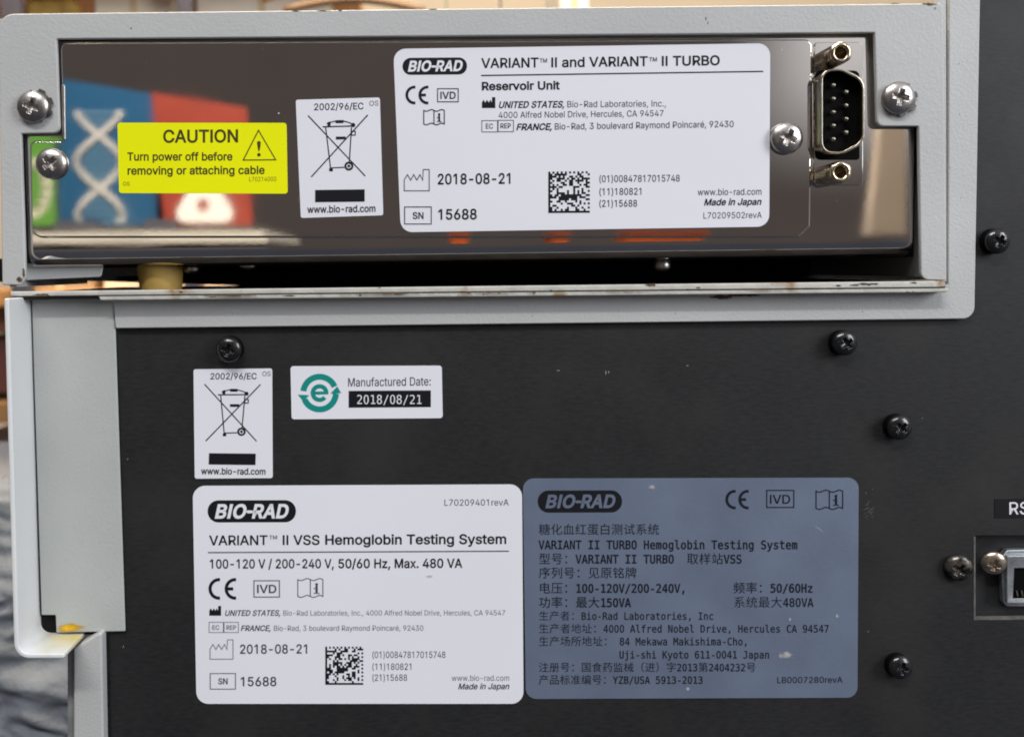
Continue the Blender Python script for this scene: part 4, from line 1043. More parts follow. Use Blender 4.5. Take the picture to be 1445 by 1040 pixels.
class Sheet:
    """a stuck-on label: its film is the part, every printed item a sub-part"""

    def __init__(self, name, parent, corners, rad, y, material, label, film=None):
        bm = new()
        prism(bm, rounded([(x, yy, rad) for x, yy in corners], 7), y - 0.16, y - 0.005)
        self.o = film or obj(name, bm, material, parent, label=label)
        if film:
            bm.free()
        self.y = y - 0.185
        self.k = 0
        self.map = lambda x, yy: (x, yy)

    def w(self, x, y):
        x, y = self.map(x, y)
        return P(x, y, self.y - 0.004 * (self.k % 12))

    def add(self, name, bm, material):
        self.k += 1
        return obj(name, bm, material, self.o)

    def lay(self, b, pieces, f):
        for pts, fs, lift in pieces:
            ids = []
            for p in pts:
                x, y = self.map(*f(p))
                ids.append(b.verts.new(P(x, y, self.y - 0.004 * (self.k % 12) - lift)))
            for q in fs:
                try:
                    b.faces.new([ids[i] for i in q])
                except ValueError:
                    pass

    def text(self, s, xl, xr, bl, br, cap, bold=0.0, ital=0.0, material=None, name='printed_text', bm=None, space=0.0):
        pieces, x = [], 0.0
        for chh in s:
            if chh == ' ':
                x += 0.205
            else:
                x += ink(pieces, SANS, chh, x, 1.0, bold, ital, CAP_SANS) + space
        x0 = min(p[0] for q in pieces for p in q[0])
        x1 = max(p[0] for q in pieces for p in q[0])
        b = bm or new()

        def f(p):
            u = (p[0] - x0) / (x1 - x0)
            return xl + (xr - xl) * u, bl + (br - bl) * u - p[1] / CAP_SANS * cap
        self.lay(b, pieces, f)
        if bm is None:
            self.add(name, b, material or INK)

    def cells(self, s, x, base, cw, material, bold=0.018, name='printed_text'):
        """fixed pitch line: CJK glyphs take two cells, Latin ones one"""
        b = new()
        cap = cw * 1.36
        for chh in s:
            wide = ord(chh) > 0x2000
            if chh != ' ':
                if wide:
                    vs, fs = cjk(chh)
                    em = cw * 2 * 0.98
                    self.lay(b, [(vs, fs, 0.0)], lambda p: (x + p[0] * em, base - p[1] * em))
                else:
                    pieces = []
                    ink(pieces, MONO, chh, 0, 1.0, bold, 0.0, CAP_MONO)
                    adv = letter(MONO, chh)[0]
                    self.lay(b, pieces, lambda p: (x + p[0] / adv * cw * 0.97, base - p[1] / CAP_MONO * cap))
            x += cw * (2 if wide else 1)
        self.add(name, b, material)

    def ribbon(self, b, pts, wd, closed=False):
        pts = [Vector(p) for p in pts]
        n = len(pts)
        L, Rr = [], []
        for i in range(n):
            p0 = pts[i - 1] if (i > 0 or closed) else None
            p1 = pts[(i + 1) % n] if (i < n - 1 or closed) else None
            d0 = (pts[i] - p0).normalized() if p0 is not None else None
            d1 = (p1 - pts[i]).normalized() if p1 is not None else None
            d0, d1 = d0 or d1, d1 or d0
            n0 = Vector((-d0.y, d0.x))
            n1 = Vector((-d1.y, d1.x))
            mm_ = (n0 + n1).normalized()
            k = wd / 2 / max(0.35, mm_.dot(n0))
            L.append(b.verts.new(self.w(*(pts[i] + mm_ * k))))
            Rr.append(b.verts.new(self.w(*(pts[i] - mm_ * k))))
        for i in range(n if closed else n - 1):
            j = (i + 1) % n
            b.faces.new((L[i], L[j], Rr[j], Rr[i]))

    def poly(self, b, pts):
        b.faces.new([b.verts.new(self.w(*p)) for p in pts])

    def rect(self, x0, x1, y0, y1, material, name, sl=0.0):
        b = new()
        self.poly(b, [(x0, y0), (x1, y0 + sl), (x1, y1 + sl), (x0, y1)])
        self.add(name, b, material)

    def rule(self, a, b_, wd, material, name='ruled_line'):
        b = new()
        self.ribbon(b, [a, b_], wd)
        self.add(name, b, material)

    def logo(self, x0, x1, y0, y1, lx0, lx1, base, cap, ink, paper, sl=0.0):
        b = new()
        rr = (y1 - y0) / 2
        self.poly(b, [tuple(p) for p in rounded([(x0, y0, rr * 0.98), (x1, y0 + sl, rr * 0.98), (x1, y1 + sl, rr * 0.98), (x0, y1, rr * 0.98)], 10)])
        self.add('logo', b, ink)
        b = new()
        wtot = lx1 - lx0
        for s, a, c_ in (('BIO', 0.0, 0.43), ('RAD', 0.50, 1.0)):
            self.text(s, lx0 + wtot * a, lx0 + wtot * c_, base + sl * a, base + sl * c_, cap, 0.030, 0.22, bm=b, space=0.022)
        mx, my = lx0 + wtot * 0.462, base - cap * 0.47
        s = cap * 0.17
        self.poly(b, [(mx - s * 1.5, my), (mx - s * 0.5, my - s * 0.7), (mx + s * 1.9, my - s * 0.55), (mx + s * 1.7, my + s * 0.55), (mx - s * 0.5, my + s * 0.7)])
        self.add('logo_lettering', b, paper)

    def ce(self, x0, x1, y0, y1, ink):
        b = new()
        h = (y1 - y0)
        r = h / 2 * 0.90
        cy = (y0 + y1) / 2
        wd = h * 0.15
        for k, cx in enumerate((x0 + r + wd / 2, x1)):
            if k == 1:
                cx = x1 - h * 0.02
            self.ribbon(b, [(cx + r * 0.98 * math.cos(math.radians(t)), cy + r * math.sin(math.radians(t))) for t in range(85, 276, 10)], wd)
            if k == 1:
                self.poly(b, [(cx - r + wd * 0.55, cy - wd / 2), (cx - h * 0.10, cy - wd / 2), (cx - h * 0.10, cy + wd / 2), (cx - r + wd * 0.55, cy + wd / 2)])
        self.add('conformity_mark', b, ink)

    def boxed(self, s, x0, x1, y0, y1, tx0, tx1, base, cap, ink, bold=0.012, wd=1.2, name='boxed_mark'):
        b = new()
        self.ribbon(b, [(x0, y0), (x1, y0), (x1, y1), (x0, y1)], wd, True)
        self.text(s, tx0, tx1, base, base, cap, bold, bm=b)
        self.add(name, b, ink)

    def book(self, x0, x1, y0, y1, ink, wd=1.3):
        b = new()
        xm = (x0 + x1) / 2
        h = y1 - y0
        c_ = h * 0.055
        left = [(x0 + (xm - x0) * t, y0 + c_ * math.sin(2 * math.pi * t) + c_) for t in [i / 8 for i in range(9)]]
        right = [(xm + (x1 - xm) * t, y0 + c_ * math.sin(2 * math.pi * t) + c_) for t in [i / 8 for i in range(1, 9)]]
        topl = left + right
        bot = [(x, y + h - 2 * c_) for x, y in topl][::-1]
        self.ribbon(b, topl + bot, wd, True)
        self.poly(b, [(xm - wd / 2, y0 + c_ + wd / 2), (xm + wd / 2, y0 + c_ + wd / 2), (xm + wd / 2, y1 - c_ - wd / 2), (xm - wd / 2, y1 - c_ - wd / 2)])
        cx = (xm + x1) / 2
        self.text('i', cx - h * 0.075, cx + h * 0.075, y1 - h * 0.22, y1 - h * 0.22, h * 0.50, 0.03, bm=b)
        for yy in (y1 - h * 0.24, y0 + h * 0.50):
            self.poly(b, [(cx - h * 0.15, yy), (cx - h * 0.082, yy), (cx - h * 0.082, yy + h * 0.06), (cx - h * 0.15, yy + h * 0.06)])
        self.poly(b, [(cx + h * 0.082, y1 - h * 0.24), (cx + h * 0.15, y1 - h * 0.24), (cx + h * 0.15, y1 - h * 0.18), (cx + h * 0.082, y1 - h * 0.18)])
        self.add('manual_symbol', b, ink)

    def factory(self, x0, x1, y0, y1, ink, solid, wd=1.2):
        w_, h = x1 - x0, y1 - y0
        pts = [(x0, y1), (x0, y0 + h * 0.48)]
        for k in range(3):
            pts += [(x0 + w_ * (0.13 + 0.25 * k), y0 + h * 0.24), (x0 + w_ * (0.255 + 0.25 * k), y0 + h * 0.50)]
        pts[-1] = (x0 + w_ * 0.74, y0 + h * 0.50)
        pts += [(x0 + w_ * 0.76, y0), (x1, y0), (x1, y1)]
        b = new()
        if solid:
            self.poly(b, pts)
        else:
            self.ribbon(b, pts, wd, True)
        self.add('factory_symbol', b, ink)

    def matrix(self, x0, x1, y0, y1, n, seed, ink, sl=0.0):
        rnd = random.Random(seed)
        g = [[rnd.random() < 0.47 for _ in range(n)] for _ in range(n)]
        for i in range(n):
            g[n - 1][i] = True
            g[i][0] = True
            g[0][i] = i % 2 == 0
            g[i][n - 1] = (n - 1 - i) % 2 == 0
        for i in range(int(n * .52), int(n * .72)):
            for j in range(int(n * .32), int(n * .52)):
                g[i][j] = not (i == int(n * .52) and j == int(n * .42))
        b = new()
        cx, cy = (x1 - x0) / n, (y1 - y0) / n
        for i in range(n):
            j = 0
            while j < n:
                if g[i][j]:
                    k = j
                    while k < n and g[i][k]:
                        k += 1
                    ya = lambda jj: y0 + i * cy + sl * jj / n
                    self.poly(b, [(x0 + j * cx, ya(j)), (x0 + k * cx, ya(k)), (x0 + k * cx, ya(k) + cy), (x0 + j * cx, ya(j) + cy)])
                    j = k
                else:
                    j += 1
        self.add('data_code', b, ink)


# --- big white label on the steel
L = Sheet('rating_label', upper, [(555, 69.5), (1087, 61.5), (1085.5, 320), (565.5, 328)], 17, YP, LABEL, 'large white rounded rating label on the mirror steel')
L.logo(568, 659, 82.3, 106.3, 575.5, 653, 101, 14, INK, LABEL, -0.8)
L.text('VARIANT', 679, 760, 96.3, 95.3, 13.2, 0.016)
L.text('TM', 761.5, 772, 88.8, 88.7, 5.6, 0.01)
L.text('II and VARIANT', 778, 914, 95.2, 93.4, 13.2, 0.016)
L.text('TM', 916, 927, 87.2, 87.0, 5.6, 0.01)
L.text('II TURBO', 934, 1015.7, 93.2, 92.1, 13.2, 0.016)
L.rule((679, 107), (1077, 101.2), 1.7, INK)
L.text('Reservoir Unit', 680, 790, 127.6, 126.2, 11, 0.022)
L.ce(572, 604, 122, 147, INK)
L.boxed('IVD', 617.5, 646.6, 125.6, 144, 621.5, 643, 139.8, 9.8, INK)
L.book(598, 627, 155, 176.5, INK)
L.factory(680, 699, 137.5, 153, INK, True)
L.text('UNITED STATES,', 704, 796.5, 152.8, 152, 8.8, 0.022, 0.25)
L.text('Bio-Rad Laboratories, Inc.,', 800.6, 939.6, 151.9, 150.8, 8.8, 0.003, material=INK_SOFT)
L.text('4000 Alfred Nobel Drive, Hercules, CA 94547', 703.7, 936.4, 167, 164.4, 8.6, 0.003, material=INK_SOFT)
L.boxed('EC', 680, 702.2, 170.6, 186.6, 685.5, 695.8, 181.8, 6.8, INK_SOFT, wd=1.0)
L.boxed('REP', 703, 724.6, 170.2, 186.2, 706.2, 721, 181.4, 6.8, INK_SOFT, wd=1.0)
L.text('FRANCE,', 728.5, 779, 184, 183.4, 8.8, 0.022, 0.25)
L.text('Bio-Rad, 3 boulevard Raymond Poincaré, 92430', 783, 1035.4, 183.2, 179.6, 8.8, 0.003, material=INK_SOFT)
L.factory(570.5, 605.7, 239.5, 269.5, INK_SOFT, False)
L.text('2018-08-21', 617.8, 720.3, 260.3, 259.2, 14.4, 0.014)
L.boxed('SN', 571, 608.6, 292.3, 316.3, 582.5, 597.6, 309, 9.2, INK)
L.text('15688', 618.6, 672.8, 310, 309.4, 14.2, 0.014)
L.matrix(773.7, 832.3, 242.5, 301, 20, 11, INK, -0.5)
L.text('(01)00847817015748', 845.9, 959.2, 257.4, 256.4, 9.4, 0.006)
L.text('(11)180821', 845.9, 905, 275.6, 275, 9.4, 0.006)
L.text('(21)15688', 845.9, 899, 292.2, 291.8, 9.4, 0.006)
L.text('www.bio-rad.com', 984.6, 1074.7, 275.9, 275, 9.0, 0.004, material=INK_SOFT)
L.text('Made in Japan', 993.5, 1074.7, 290, 289.2, 8.8, 0.02, 0.25)
L.text('L70209502revA', 992.7, 1075, 308.6, 307.8, 8.6, 0.0, material=INK_SOFT)


def weee(L):
    L.text('2002/96/EC', 443.3, 513, 156, 154.6, 9.2, 0.010)
    L.text('OS', 521.3, 534, 149.8, 149.4, 7.0, 0.0, material=INK_SOFT)
    L.rule((434.6, 163.5), (515.4, 248.8), 1.7, INK, 'crossing_line')
    L.rule((519, 162.6), (439.2, 250), 1.7, INK, 'crossing_line')
    b = new()
    L.ribbon(b, [(459.6, 180.4), (466.4, 237.4), (486, 236.4)], 1.6)
    L.ribbon(b, [(496, 180), (493, 228.6)], 1.6)
    L.ribbon(b, [(455.4, 179.4), (499.6, 178.2)], 1.8)
    arch = [(461 + 36 * t, 178.6 - 7.6 * math.sin(math.pi * (0.10 + 0.80 * t)) ** 0.7) for t in [i / 10 for i in range(11)]]
    L.k += 1
    L.ribbon(b, arch, 1.5)
    L.k += 1
    L.poly(b, [(473.6, 170), (484.8, 169.8), (484.8, 174), (473.6, 174.2)])
    L.poly(b, [(462.5, 172.6), (466.6, 172), (466.4, 178), (462.2, 178)])
    L.poly(b, [(474, 193.2), (488, 193), (487.8, 197), (474, 197.2)])
    L.poly(b, [(464.4, 238), (469.6, 238), (469.6, 242), (464.6, 242)])
    L.ribbon(b, [(496.4, 185.8), (501.4, 185.6), (501.2, 191), (496.2, 191.2)], 1.4, True)
    L.poly(b, [(498.4 + 3.0 * math.cos(t * math.pi / 8), 176.8 + 3.0 * math.sin(t * math.pi / 8)) for t in range(16)])
    cx, cy = 492.3, 234.7
    L.k += 1
    L.ribbon(b, [(cx + 4.9 * math.cos(t * math.pi / 12), cy + 4.9 * math.sin(t * math.pi / 12)) for t in range(24)], 2.8, True)
    L.poly(b, [(cx + 2.0 * math.cos(t * math.pi / 8), cy + 2.0 * math.sin(t * math.pi / 8)) for t in range(16)])
    L.add('bin_symbol', b, INK)
    L.rect(444.7, 514.6, 268.4, 285.6, INK, 'black_bar', -0.9)
    L.text('www.bio-rad.com', 433.7, 529.8, 300.6, 299, 9.6, 0.012)


A = [(417.3, 141.3), (536, 138), (540.8, 304), (424.5, 307.8)]
B = [(273, 521.2), (384, 520), (384.8, 674.5), (274.8, 675.3)]
LW = Sheet('disposal_label', upper, A, 3, YP, LABEL, 'small white crossed-out bin label on the mirror steel')
weee(LW)


def quad_map(a, b):
    def f(x, y):
        u, v = 0.5, 0.5
        for _ in range(6):
            X = [(1 - u) * (1 - v) * a[0][i] + u * (1 - v) * a[1][i] + u * v * a[2][i] + (1 - u) * v * a[3][i] for i in (0, 1)]
            du = [(1 - v) * (a[1][i] - a[0][i]) + v * (a[2][i] - a[3][i]) for i in (0, 1)]
            dv = [(1 - u) * (a[3][i] - a[0][i]) + u * (a[2][i] - a[1][i]) for i in (0, 1)]
            ex, ey = x - X[0], y - X[1]
            det = du[0] * dv[1] - du[1] * dv[0]
            u += (ex * dv[1] - ey * dv[0]) / det
            v += (du[0] * ey - du[1] * ex) / det
        return tuple((1 - u) * (1 - v) * b[0][i] + u * (1 - v) * b[1][i] + u * v * b[2][i] + (1 - u) * v * b[3][i] for i in (0, 1))
    return f


LV = Sheet('disposal_label', lower, B, 3, 0.0, LABEL, 'small white crossed-out bin label on the charcoal panel')
LV.map = quad_map(A, B)
weee(LV)

# --- yellow caution label
LC = Sheet('caution_label', upper, [(165.7, 173.5), (404.2, 173.8), (405.8, 273.6), (168, 272.8)], 4, YP, YELLOW, 'bright yellow caution label on the mirror steel')
LC.text('CAUTION', 230.2, 336, 201.4, 200.8, 17.2, 0.020, material=INK_BROWN)
LC.text('Turn power off before', 179.6, 328, 226.8, 226.6, 11, 0.018, material=INK_BROWN)
LC.text('removing or attaching cable', 180, 373.4, 246.6, 245.6, 11, 0.018, material=INK_BROWN)
LC.text('L70214000', 351.7, 389.9, 256.2, 255.8, 6.2, 0.0, material=INK_OLIVE)
LC.text('OS', 173.5, 183, 262.2, 262.2, 5.4, 0.0, material=INK_OLIVE)
b = new()
LC.ribbon(b, [(364.8, 184.2), (389, 225.8), (343.2, 226.2)], 1.5, True)
LC.poly(b, [(363.4 - 0.6, 201), (364, 199.6), (365.4, 199.2), (366.8, 199.6), (368, 201), (367.6, 206), (366.2, 213.6), (364.6, 213.6), (363.2, 206)])
LC.poly(b, [(365.4 + 2.5 * math.cos(t * math.pi / 8), 218.7 + 2.5 * math.sin(t * math.pi / 8)) for t in range(16)])
LC.add('warning_triangle', b, INK_BROWN)

# --- manufactured date label
LD = Sheet('date_label', lower, [(409.9, 516.8), (623.4, 516), (624.8, 590), (411.5, 591.6)], 4, 0.0, LABEL, 'white date label with a teal ring emblem on the charcoal panel')
b = new()
cx, cy = 451, 554.6
ro, ri = 27.2, 18.8
rm, wd = (ro + ri) / 2, ro - ri
LD.ribbon(b, [(cx + rm * math.cos(math.radians(t)), cy + rm * math.sin(math.radians(t))) for t in range(187, 339, 5)], wd)
LD.ribbon(b, [(cx + rm * math.cos(math.radians(t)), cy + rm * math.sin(math.radians(t))) for t in range(2, 160, 5)], wd)
LD.k += 1
LD.poly(b, [(cx + 15.0, cy + 1.0), (cx + 25.0, cy - 9.5), (cx + 30.5, cy + 0.2)])
LD.poly(b, [(cx - 30.8, cy + 2.2), (cx - 14.5, cy + 3.0), (cx - 23.4, cy + 11.5)])
LD.ribbon(b, [(cx + 9.6 * math.cos(math.radians(t)), cy + 9.6 * math.sin(math.radians(t))) for t in range(-360 + 40, 8, 8)], 6.0)
LD.k += 1
LD.poly(b, [(cx - 8.5, cy - 2.0), (cx + 11.8, cy - 2.6), (cx + 12.4, cy + 1.8), (cx - 8.5, cy + 2.4)])
LD.add('ring_emblem', b, INK_TEAL)
LD.text('Manufactured Date:', 491.3, 607.8, 545.4, 543.8, 11.9, 0.004, material=INK_SOFT)
LD.rect(492, 608, 551.6, 575.2, INK, 'date_field', -0.8)
LD.k += 2
LD.cells('2018/08/21', 503, 570.0, 9.3, LABEL, 0.0)

# --- lower white label
L = Sheet('rating_label', lower, [(271.8, 685.6), (736.6, 683.4), (738.8, 992.6), (277.2, 992.6)], 17, 0.0, LABEL, 'large white rounded rating label on the charcoal panel')
L.logo(293, 417.6, 705.8, 737, 303, 407.5, 730.6, 18.4, INK, LABEL, -0.3)
L.text('L70209401revA', 627.2, 717.8, 713.4, 713, 8.8, 0.0, material=INK_SOFT)
L.text('VARIANT', 295, 377.5, 768.9, 768.5, 13.2, 0.014)
L.text('TM', 380, 391, 760.6, 760.5, 5.2, 0.006)
L.text('II VSS', 399, 451, 768.4, 768.2, 13.2, 0.014)
L.text('Hemoglobin Testing System', 459, 714.4, 768.0, 766.8, 13.2, 0.017)
L.rule((293.4, 779.4), (718, 777.4), 1.5, INK_SOFT)
L.text('100-120 V / 200-240 V,', 296.3, 471, 801.7, 801.2, 12.5, 0.012)
L.text('50/60 Hz, Max. 480 VA', 477.6, 652.4, 801.2, 800.6, 12.5, 0.014)
L.ce(294, 332.6, 816, 845, INK)
L.boxed('IVD', 358.4, 394.3, 819, 842, 362.8, 390, 836.2, 11.2, INK_SOFT)
L.book(420.2, 455.6, 816, 842.6, INK_SOFT)
L.factory(295.4, 312, 854.6, 868.4, INK, True)
L.text('UNITED STATES,', 317.6, 395.6, 868.5, 868.3, 7.6, 0.016, 0.25, material=INK_SOFT)
L.text('Bio-Rad Laboratories, Inc., 4000 Alfred Nobel Drive, Hercules, CA 94547', 399.8, 712.8, 868.3, 867.9, 7.4, -0.004, material=INK_FAINT)
L.boxed('EC', 295, 315.2, 877.6, 892, 299.5, 309.5, 888, 6.0, INK_FAINT, wd=0.9)
L.boxed('REP', 316.2, 336.4, 877.6, 892, 319.5, 333.2, 888, 6.0, INK_FAINT, wd=0.9)
L.text('FRANCE,', 339.8, 382, 889.8, 889.7, 7.6, 0.014, 0.25, material=INK_SOFT)
L.text('Bio-Rad, 3 boulevard Raymond Poincaré, 92430', 386.6, 597.4, 889.7, 889.4, 7.4, -0.004, material=INK_FAINT)
L.factory(296.4, 328.8, 902.3, 929.6, INK_FAINT, False, 1.0)
L.text('2018-08-21', 338.8, 433.4, 921.8, 921.4, 12.6, 0.010, material=INK_SOFT)
L.boxed('SN', 296.7, 332.3, 949.8, 971.8, 308, 321.2, 964.8, 8.2, INK_SOFT, wd=1.0)
L.text('15688', 339.8, 390, 967.5, 967.3, 12.6, 0.010, material=INK_SOFT)
L.matrix(459, 512.6, 912, 965.8, 20, 23, INK)
L.text('(01)00847817015748', 525.6, 628.6, 928, 927.8, 9.0, 0.002, material=INK_SOFT)
L.text('(11)180821', 525.6, 580.4, 944.8, 944.6, 9.0, 0.002, material=INK_SOFT)
L.text('(21)15688', 525.6, 574.4, 960.2, 960, 9.0, 0.002, material=INK_SOFT)
L.text('www.bio-rad.com', 637.4, 718.6, 960.2, 960, 8.0, -0.004, material=INK_FAINT)
L.text('Made in Japan', 646.6, 718.8, 972, 971.8, 8.0, 0.014, 0.25, material=INK_SOFT)
b = new()
blob(b, 605, 813, 7, 2.2, -0.24, 3, thick=0.01)
obj('smear', b, mat('faint_smear', (0.58, 0.57, 0.60), 0.6, vary=(1.2, 0.15), fade=(1.0, 0.8, 0.6)), L.o)

# --- silver label
L = Sheet('nameplate', lower, [(737.8, 675.2), (1211.8, 674), (1210, 984), (742, 985.8)], 15, -0.02, FOIL, 'dull silver foil nameplate with Chinese text on the charcoal panel')
K = INK_FOIL
L.logo(758.8, 877.8, 692, 723.2, 769.5, 868.5, 716, 17.2, INK, FOIL, -0.3)
L.ce(1023.4, 1056, 691.6, 717.8, K)
L.boxed('IVD', 1082, 1120.2, 691.8, 715.8, 1086.5, 1115.2, 710.4, 12.2, K, wd=1.6)
L.book(1151.6, 1189.2, 691.4, 718.6, K, 1.6)
C1, C2 = 8.71, 7.6
L.cells('糖化血红蛋白测试系统', 760, 753, 8.55, K)
L.cells('VARIANT II TURBO Hemoglobin Testing System', 760, 774.4, C1, K)
L.cells('型号：VARIANT II TURBO  取样站VSS', 760, 794.6, C1, K)
L.cells('序列号：见原铭牌', 760, 814.4, C1, K)
L.cells('电压：100-120V/200-240V,', 760, 835.8, C1, K)
L.cells('频率：50/60Hz', 1034.6, 835.6, C1, K)
L.cells('功率：最大150VA', 760, 856, C1, K)
L.cells('系统最大480VA', 1035, 855.8, C1, K)
L.cells('生产者：Bio-Rad Laboratories, Inc', 760, 874, 7.5, K, 0.013)
L.cells('生产者地址：4000 Alfred Nobel Drive, Hercules CA 94547', 760, 892, C2, K, 0.013)
L.cells('生产场所地址： 84 Mekawa Makishima-Cho,', 760, 910, C2, K, 0.013)
L.cells('Uji-shi Kyoto 611-0041 Japan', 873.6, 928.6, C2, K, 0.013)
L.cells('注册号：国食药监械（进）字2013第2404232号', 760, 946.6, 7.5, K, 0.013)
L.cells('产品标准编号：YZB/USA 5913-2013', 760, 964.2, 7.5, K, 0.013)
L.text('LB0007280revA', 1097, 1189, 963.4, 962.8, 8.4, 0.004, material=K)
for (x, y, rx, ry, s) in ((919, 687.5, 6, 4.6, 3), (1109, 924, 13, 5.5, 9), (1181, 869, 3.5, 4, 12), (970, 971, 4, 3, 15), (1115, 874, 2, 2.6, 17)):
    b = new()
    blob(b, x, y, rx, ry, -0.25, s, thick=0.02)
    obj('residue', b, RESIDUE, L.o)
b = new()
L.ribbon(b, [(1144, 736), (1150, 742), (1168, 755)], 0.5)
L.add('scratch', b, PALE_SMEAR)

# --- port strip lettering
LR = Sheet('x', lower, [(1404, 704), (1560, 702), (1560, 730), (1404, 731)], 0, -0.02, INK, '', film=rs_label)
LR.text('RS', 1424.4, 1452, 725.6, 725.2, 17, 0.004, material=LABEL)

# --- wear: rust on the ledge, marks on the frame and panel
for i, (x, y, rx, ry, dep, mt) in enumerate((
        (1022, 419.5, 19, 2.6, -1.35, RUST), (560, 414.5, 22, 1.6, -4.6, RUST), (660, 414, 8, 1.2, -4.6, RUST), (754, 413.5, 2.6, 3.2, -4.6, RUST),
        (918, 402.5, 9, 2.2, -4.65, RUST), (985, 406, 4, 1.0, -4.65, RUST), (1224, 401, 17, 2.0, -4.65, SOOT), (1205, 402.5, 8, 1.4, -4.65, SOOT),
        (255, 412, 3, 1.4, -4.65, RUST), (300, 419, 6, 1.2, -4.35, RUST), (410, 417.5, 10, 1.0, -4.35, RUST), (1290, 399, 6, 1.3, -4.65, SOOT), (1182, 403, 4, 1.3, -4.65, SOOT),
        (330, 416.5, 60, 1.3, -4.65, RUST), (545, 414.2, 80, 1.5, -4.65, RUST), (690, 412.6, 45, 1.2, -4.65, RUST), (880, 410.5, 60, 1.1, -4.65, RUST), (1080, 408.6, 50, 1.1, -4.65, RUST), (60, 416, 12, 1.5, -4.65, RUST), (1052, 417, 30, 2.0, -1.35, RUST))):
    b = new()
    blob(b, x, y, rx, ry, dep, i * 1.7, thick=0.03, rough=0.8, n=40)
    obj('wear_mark', b, mt, lower)
for i, (x, y, rx, ry, mt) in enumerate(((1312, 6.8, 13, 1.8, SOOT), (1262, 5.6, 6, 0.9, SOOT), (1320, 13, 2.5, 2.5, SOOT), (185, 40, 1.0, 1.8, SOOT), (420, 16.5, 5, 0.8, SOOT), (455, 16, 9, 1.1, RUST), (480, 15.6, 4, 0.9, SOOT), (236, 17, 4, 0.8, SOOT), (610, 13.5, 7, 0.8, RUST), (996, 27, 0.9, 3, SOOT), (999, 33, 0.9, 2, SOOT), (27, 396, 5, 5, RUST), (33, 385, 2.5, 8, RUST))):
    b = new()
    blob(b, x, y, rx, ry, YF, i * 2.3 + 40, thick=0.03, rough=0.8, n=30)
    obj('wear_mark', b, mt, upper)
for i, (x, y, rx, ry) in enumerate(((393, 160, 2.2, 1.6),)):
    b = new()
    blob(b, x, y, rx, ry, YP, i + 60, thick=0.05)
    obj('dust_fleck', b, PALE_SMEAR, upper)
DUST = mat('dust_on_panel', (0.20, 0.20, 0.20), 0.8, fade=(1.5, 0.6, 0.9))
for i, (x, y, rx, ry) in enumerate(((855, 526, 0.8, 2.4), (859, 525, 0.7, 2), (788, 523, 2.2, 0.6), (970, 516, 1.6, 0.7), (1301, 590, 2.4, 0.8), (174, 912, 0.8, 2.2), (1225, 891, 1.2, 1.6), (180, 648, 1, 0.8))):
    b = new()
    blob(b, x, y, rx, ry, 0, i + 80, thick=0.03)
    obj('dust_fleck', b, DUST, lower)
SCUFF = mat('scuffed_paint', (0.10, 0.098, 0.095), 0.7, vary=(0.7, 0.5))
for k in range(26):
    rr = random.Random(k)
    x, y = 1217 + rr.random() * 14, 690 + rr.random() * 42
    a = rr.uniform(-0.6, 1.2)
    l = rr.uniform(2, 6)
    b = new()
    dx, dy = math.cos(a) * l, -math.sin(a) * l
    prism(b, [(x, y), (x + dx, y + dy), (x + dx + 0.35, y + dy + 0.45), (x + 0.35, y + 0.45)], -0.02 - 0.0005 * k, -0.001)
    if k == 0:
        scf = b
    else:
        tmp = bpy.data.meshes.new('t')
        b.to_mesh(tmp)
        b.free()
        scf.from_mesh(tmp)
        bpy.data.meshes.remove(tmp)
obj('scuff', scf, SCUFF, lower)


# ------------------------------------------------------------------ behind: shelves, boxes, wrapped goods (all far out of focus)
def block(parent, name, material, px0, px1, py0, py1, y, depth=40, bev=1.0):
    b = new()
    p, q = P(px0, py0, y), P(px1, py1, y)
    boxw(b, p.x, q.x, y, y + depth, q.z, p.z)
    return obj(name, b, material, parent, bevel=(bev, 2))


CREAM = mat('cream_board', (0.80, 0.70, 0.52), 0.7, vary=(0.01, 0.05))
b = new()
boxw(b, -2500, 2500, 1500, 1520, -900, 1800)
wl = obj('wall', b, mat('warm_wall_paint', (0.74, 0.63, 0.48), 0.8, vary=(0.004, 0.05)))
wl['kind'] = 'structure'

YS = 520
rack = thing('storage_rack', 'blurred storage rack with dark posts and orange shelf boards behind the units', 'rack', P(300, 700, YS))
POST = mat('dark_rack_post', (0.06, 0.055, 0.075), 0.6)
ORANGE = mat('orange_shelf_board', (0.55, 0.27, 0.09), 0.6, vary=(0.02, 0.15))
for x0, x1 in ((10, 34), (257, 274), (704, 714)):
    block(rack, 'post', POST, x0, x1, -420, 900, YS, 12)
block(rack, 'post', mat('green_rack_post', (0.16, 0.26, 0.17), 0.6), 626, 640, -420, 900, YS, 12).__setitem__('label', 'green post')
block(rack, 'shelf_board', ORANGE, -200, 500, -38, -22, YS + 14, 150)
block(rack, 'shelf_board', mat('brown_shelf_board', (0.32, 0.17, 0.07), 0.6, vary=(0.02, 0.3)), -200, 560, 572, 590, YS + 14, 150).__setitem__('label', 'brown shelf board')
block(rack, 'shelf_board', ORANGE, -200, 560, 413, 426, YS + 14, 150)
